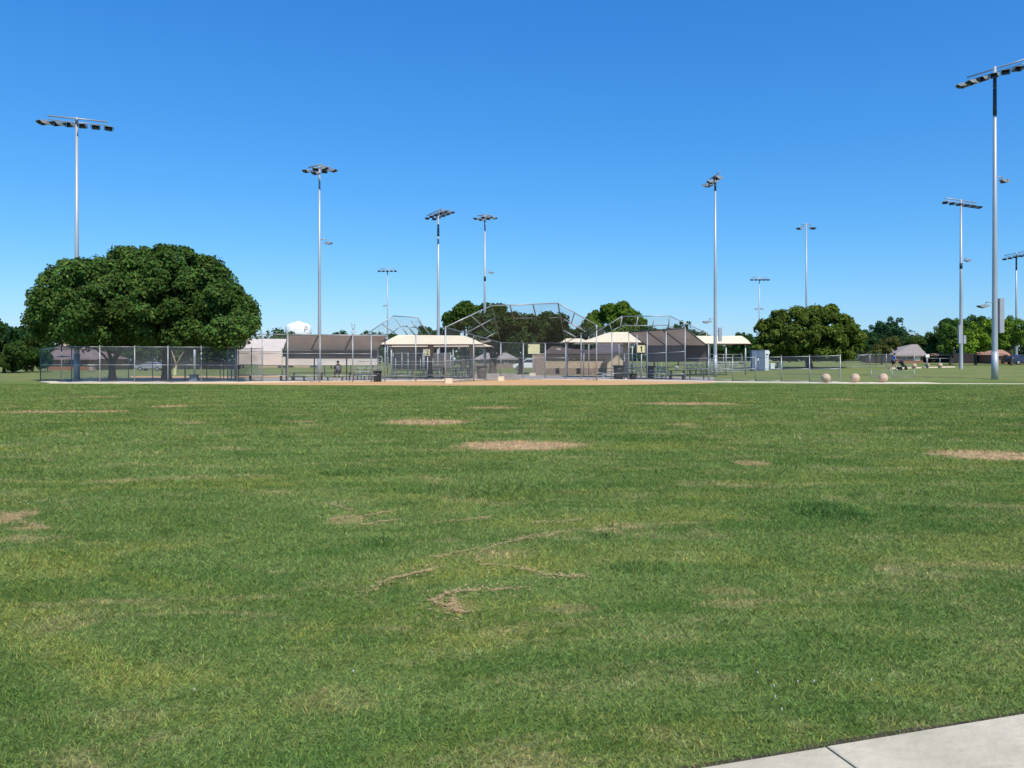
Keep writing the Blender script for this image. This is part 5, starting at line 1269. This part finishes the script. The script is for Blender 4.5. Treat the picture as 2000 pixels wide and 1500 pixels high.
body('shirt', ([V[i] for i in (0, 1, 2, 3, 15, 18)]+[(.095, -.215, 1.28), (.095, .215, 1.28)], [(0, 1), (1, 2), (2, 3), (3, 4), (3, 5), (4, 6), (5, 7)], [(.17, .145), (.16, .135), (.18, .13), (.13, .10), .075, .075, .07, .07]), M['blue_shirt'], t)
body('shorts', ([V[0], V[7], (.10, -.095, .62), V[11], (-.03, .095, .60)], [(0, 1), (1, 2), (0, 3), (3, 4)], [(.165, .14), .12, .095, .12, .095]), M['shorts'], t)
for (a, b) in ((9, 10), (13, 14)):
    body('shoe', ([V[a], V[b], tuple(Vector(V[b])+Vector((.06, 0, -.015)))], [(0, 1), (1, 2)], [.05, .05, .035]), M['white_cloth'], t)
m = MB(); m.lathe((.11, 0, 1.655), [(.11, 0), (.112, .05), (.09, .10), (.02, .125)], 14); m.box((.24, 0, 1.668), (.14, .16, .015)); m.build('cap', M['hair']).parent = t
head_bits(t, (.12, 0, 1.63), (1, 0, 0)); hand(t, (.38, -.20, 1.06), (1, 0, -.2)); hand(t, (.38, .20, 1.06), (1, 0, -.2))
# stroller
g2 = g+Vector((.50, 0, 0)); g2.z = h1(g2.x, g2.y); t = thing('stroller', g2, 'dark three wheeled stroller pushed by the person in blue', 'stroller')
m = MB()
for s_ in (-1, 1): m.tube([(g2.x, g2.y+s_*.2, g2.z+1.02), (g2.x+.18, g2.y+s_*.2, g2.z+.72), (g2.x+.75, g2.y+s_*.08, g2.z+.22)], .016, 6); m.tube([(g2.x+.12, g2.y+s_*.24, g2.z+.16), (g2.x+.35, g2.y+s_*.2, g2.z+.55)], .016, 6)
m.tube([(g2.x, g2.y-.2, g2.z+1.02), (g2.x, g2.y+.2, g2.z+1.02)], .018, 6); m.build('frame', M['galv_dark'], t)
m = MB(); m.poly([Vector((g2.x+.10, g2.y-.19, g2.z+.82)), Vector((g2.x+.30, g2.y-.19, g2.z+.36)), Vector((g2.x+.62, g2.y-.16, g2.z+.34)), Vector((g2.x+.60, g2.y-.16, g2.z+.48)), Vector((g2.x+.42, g2.y-.17, g2.z+.52)), Vector((g2.x+.24, g2.y-.19, g2.z+.86))], -.38, Vector((0, -1, 0))); m.build('seat', M['shorts'], t)
m = MB(); m.tube([(g2.x+.30, g2.y-.2, g2.z+.82), (g2.x+.30, g2.y+.2, g2.z+.82)], .17, 12); m.build('hood', M['black'], t)
m = MB(); m.box((g2.x+.42, g2.y, g2.z+.56), (.2, .26, .16)); m.build('blanket', M['white_cloth'], t)
for (dx, dy) in ((.12, -.27), (.12, .27), (.80, 0)): m = MB(); m.tube([(g2.x+dx, g2.y+dy-.02, g2.z+.17), (g2.x+dx, g2.y+dy+.02, g2.z+.17)], .17, 18); m.build('wheel', M['rubber'], t)
# seated person
g = G(660, 55.55); t = thing('person', g, 'person in white top and dark jacket sitting on the bench in the left dugout', 'person')
V = [(0, .12, .72), (0, .10, .90), (0, .06, 1.08), (0, .04, 1.18), (0, .02, 1.25), (0, -.01, 1.33), (0, -.02, 1.42),
     (-.10, .08, .70), (-.14, -.36, .70), (-.14, -.32, .28), (-.15, -.44, .06), (.10, .08, .70), (.15, -.36, .70), (.14, -.30, .28), (.15, -.42, .06),
     (-.19, .05, 1.14), (-.26, -.02, .90), (-.12, -.26, .80), (.19, .05, 1.14), (.26, -.02, .90), (.12, -.26, .80)]
body('body', (V, E_, Rr), M['skin'], t)
body('shirt', ([V[i] for i in (0, 1, 2, 3)], [(0, 1), (1, 2), (2, 3)], [(.17, .15), (.17, .15), (.18, .14), (.12, .11)]), M['white_cloth'], t)
body('jacket', ([V[15], V[16], (-.15, .14, .95), (-.13, .16, .75)], [(0, 1), (0, 2), (2, 3)], [.085, .065, .08, .09]), M['shorts'], t)
body('trousers', ([V[0], V[7], V[8], V[9], V[11], V[12], V[13]], [(0, 1), (1, 2), (2, 3), (0, 4), (4, 5), (5, 6)], [.15, .11, .085, .06, .11, .085, .06]), M['shorts'], t)
for k in (10, 14): body('shoe', ([(V[k][0], V[k][1]+.1, .10), V[k], (V[k][0], V[k][1]-.08, .045)], [(0, 1), (1, 2)], [.05, .05, .035]), M['white_cloth'], t)
m = MB(); m.lathe((0, -.005, 1.37), [(.098, 0), (.105, .05), (.09, .09), (.03, .12)], 14); m.build('hair', M['hair']).parent = t
head_bits(t, (0, -.015, 1.36), (0, -1, 0)); hand(t, (-.12, -.26, .80), (.3, -1, -.3)); hand(t, (.12, -.26, .80), (-.3, -1, -.3))
t.location.z = 0
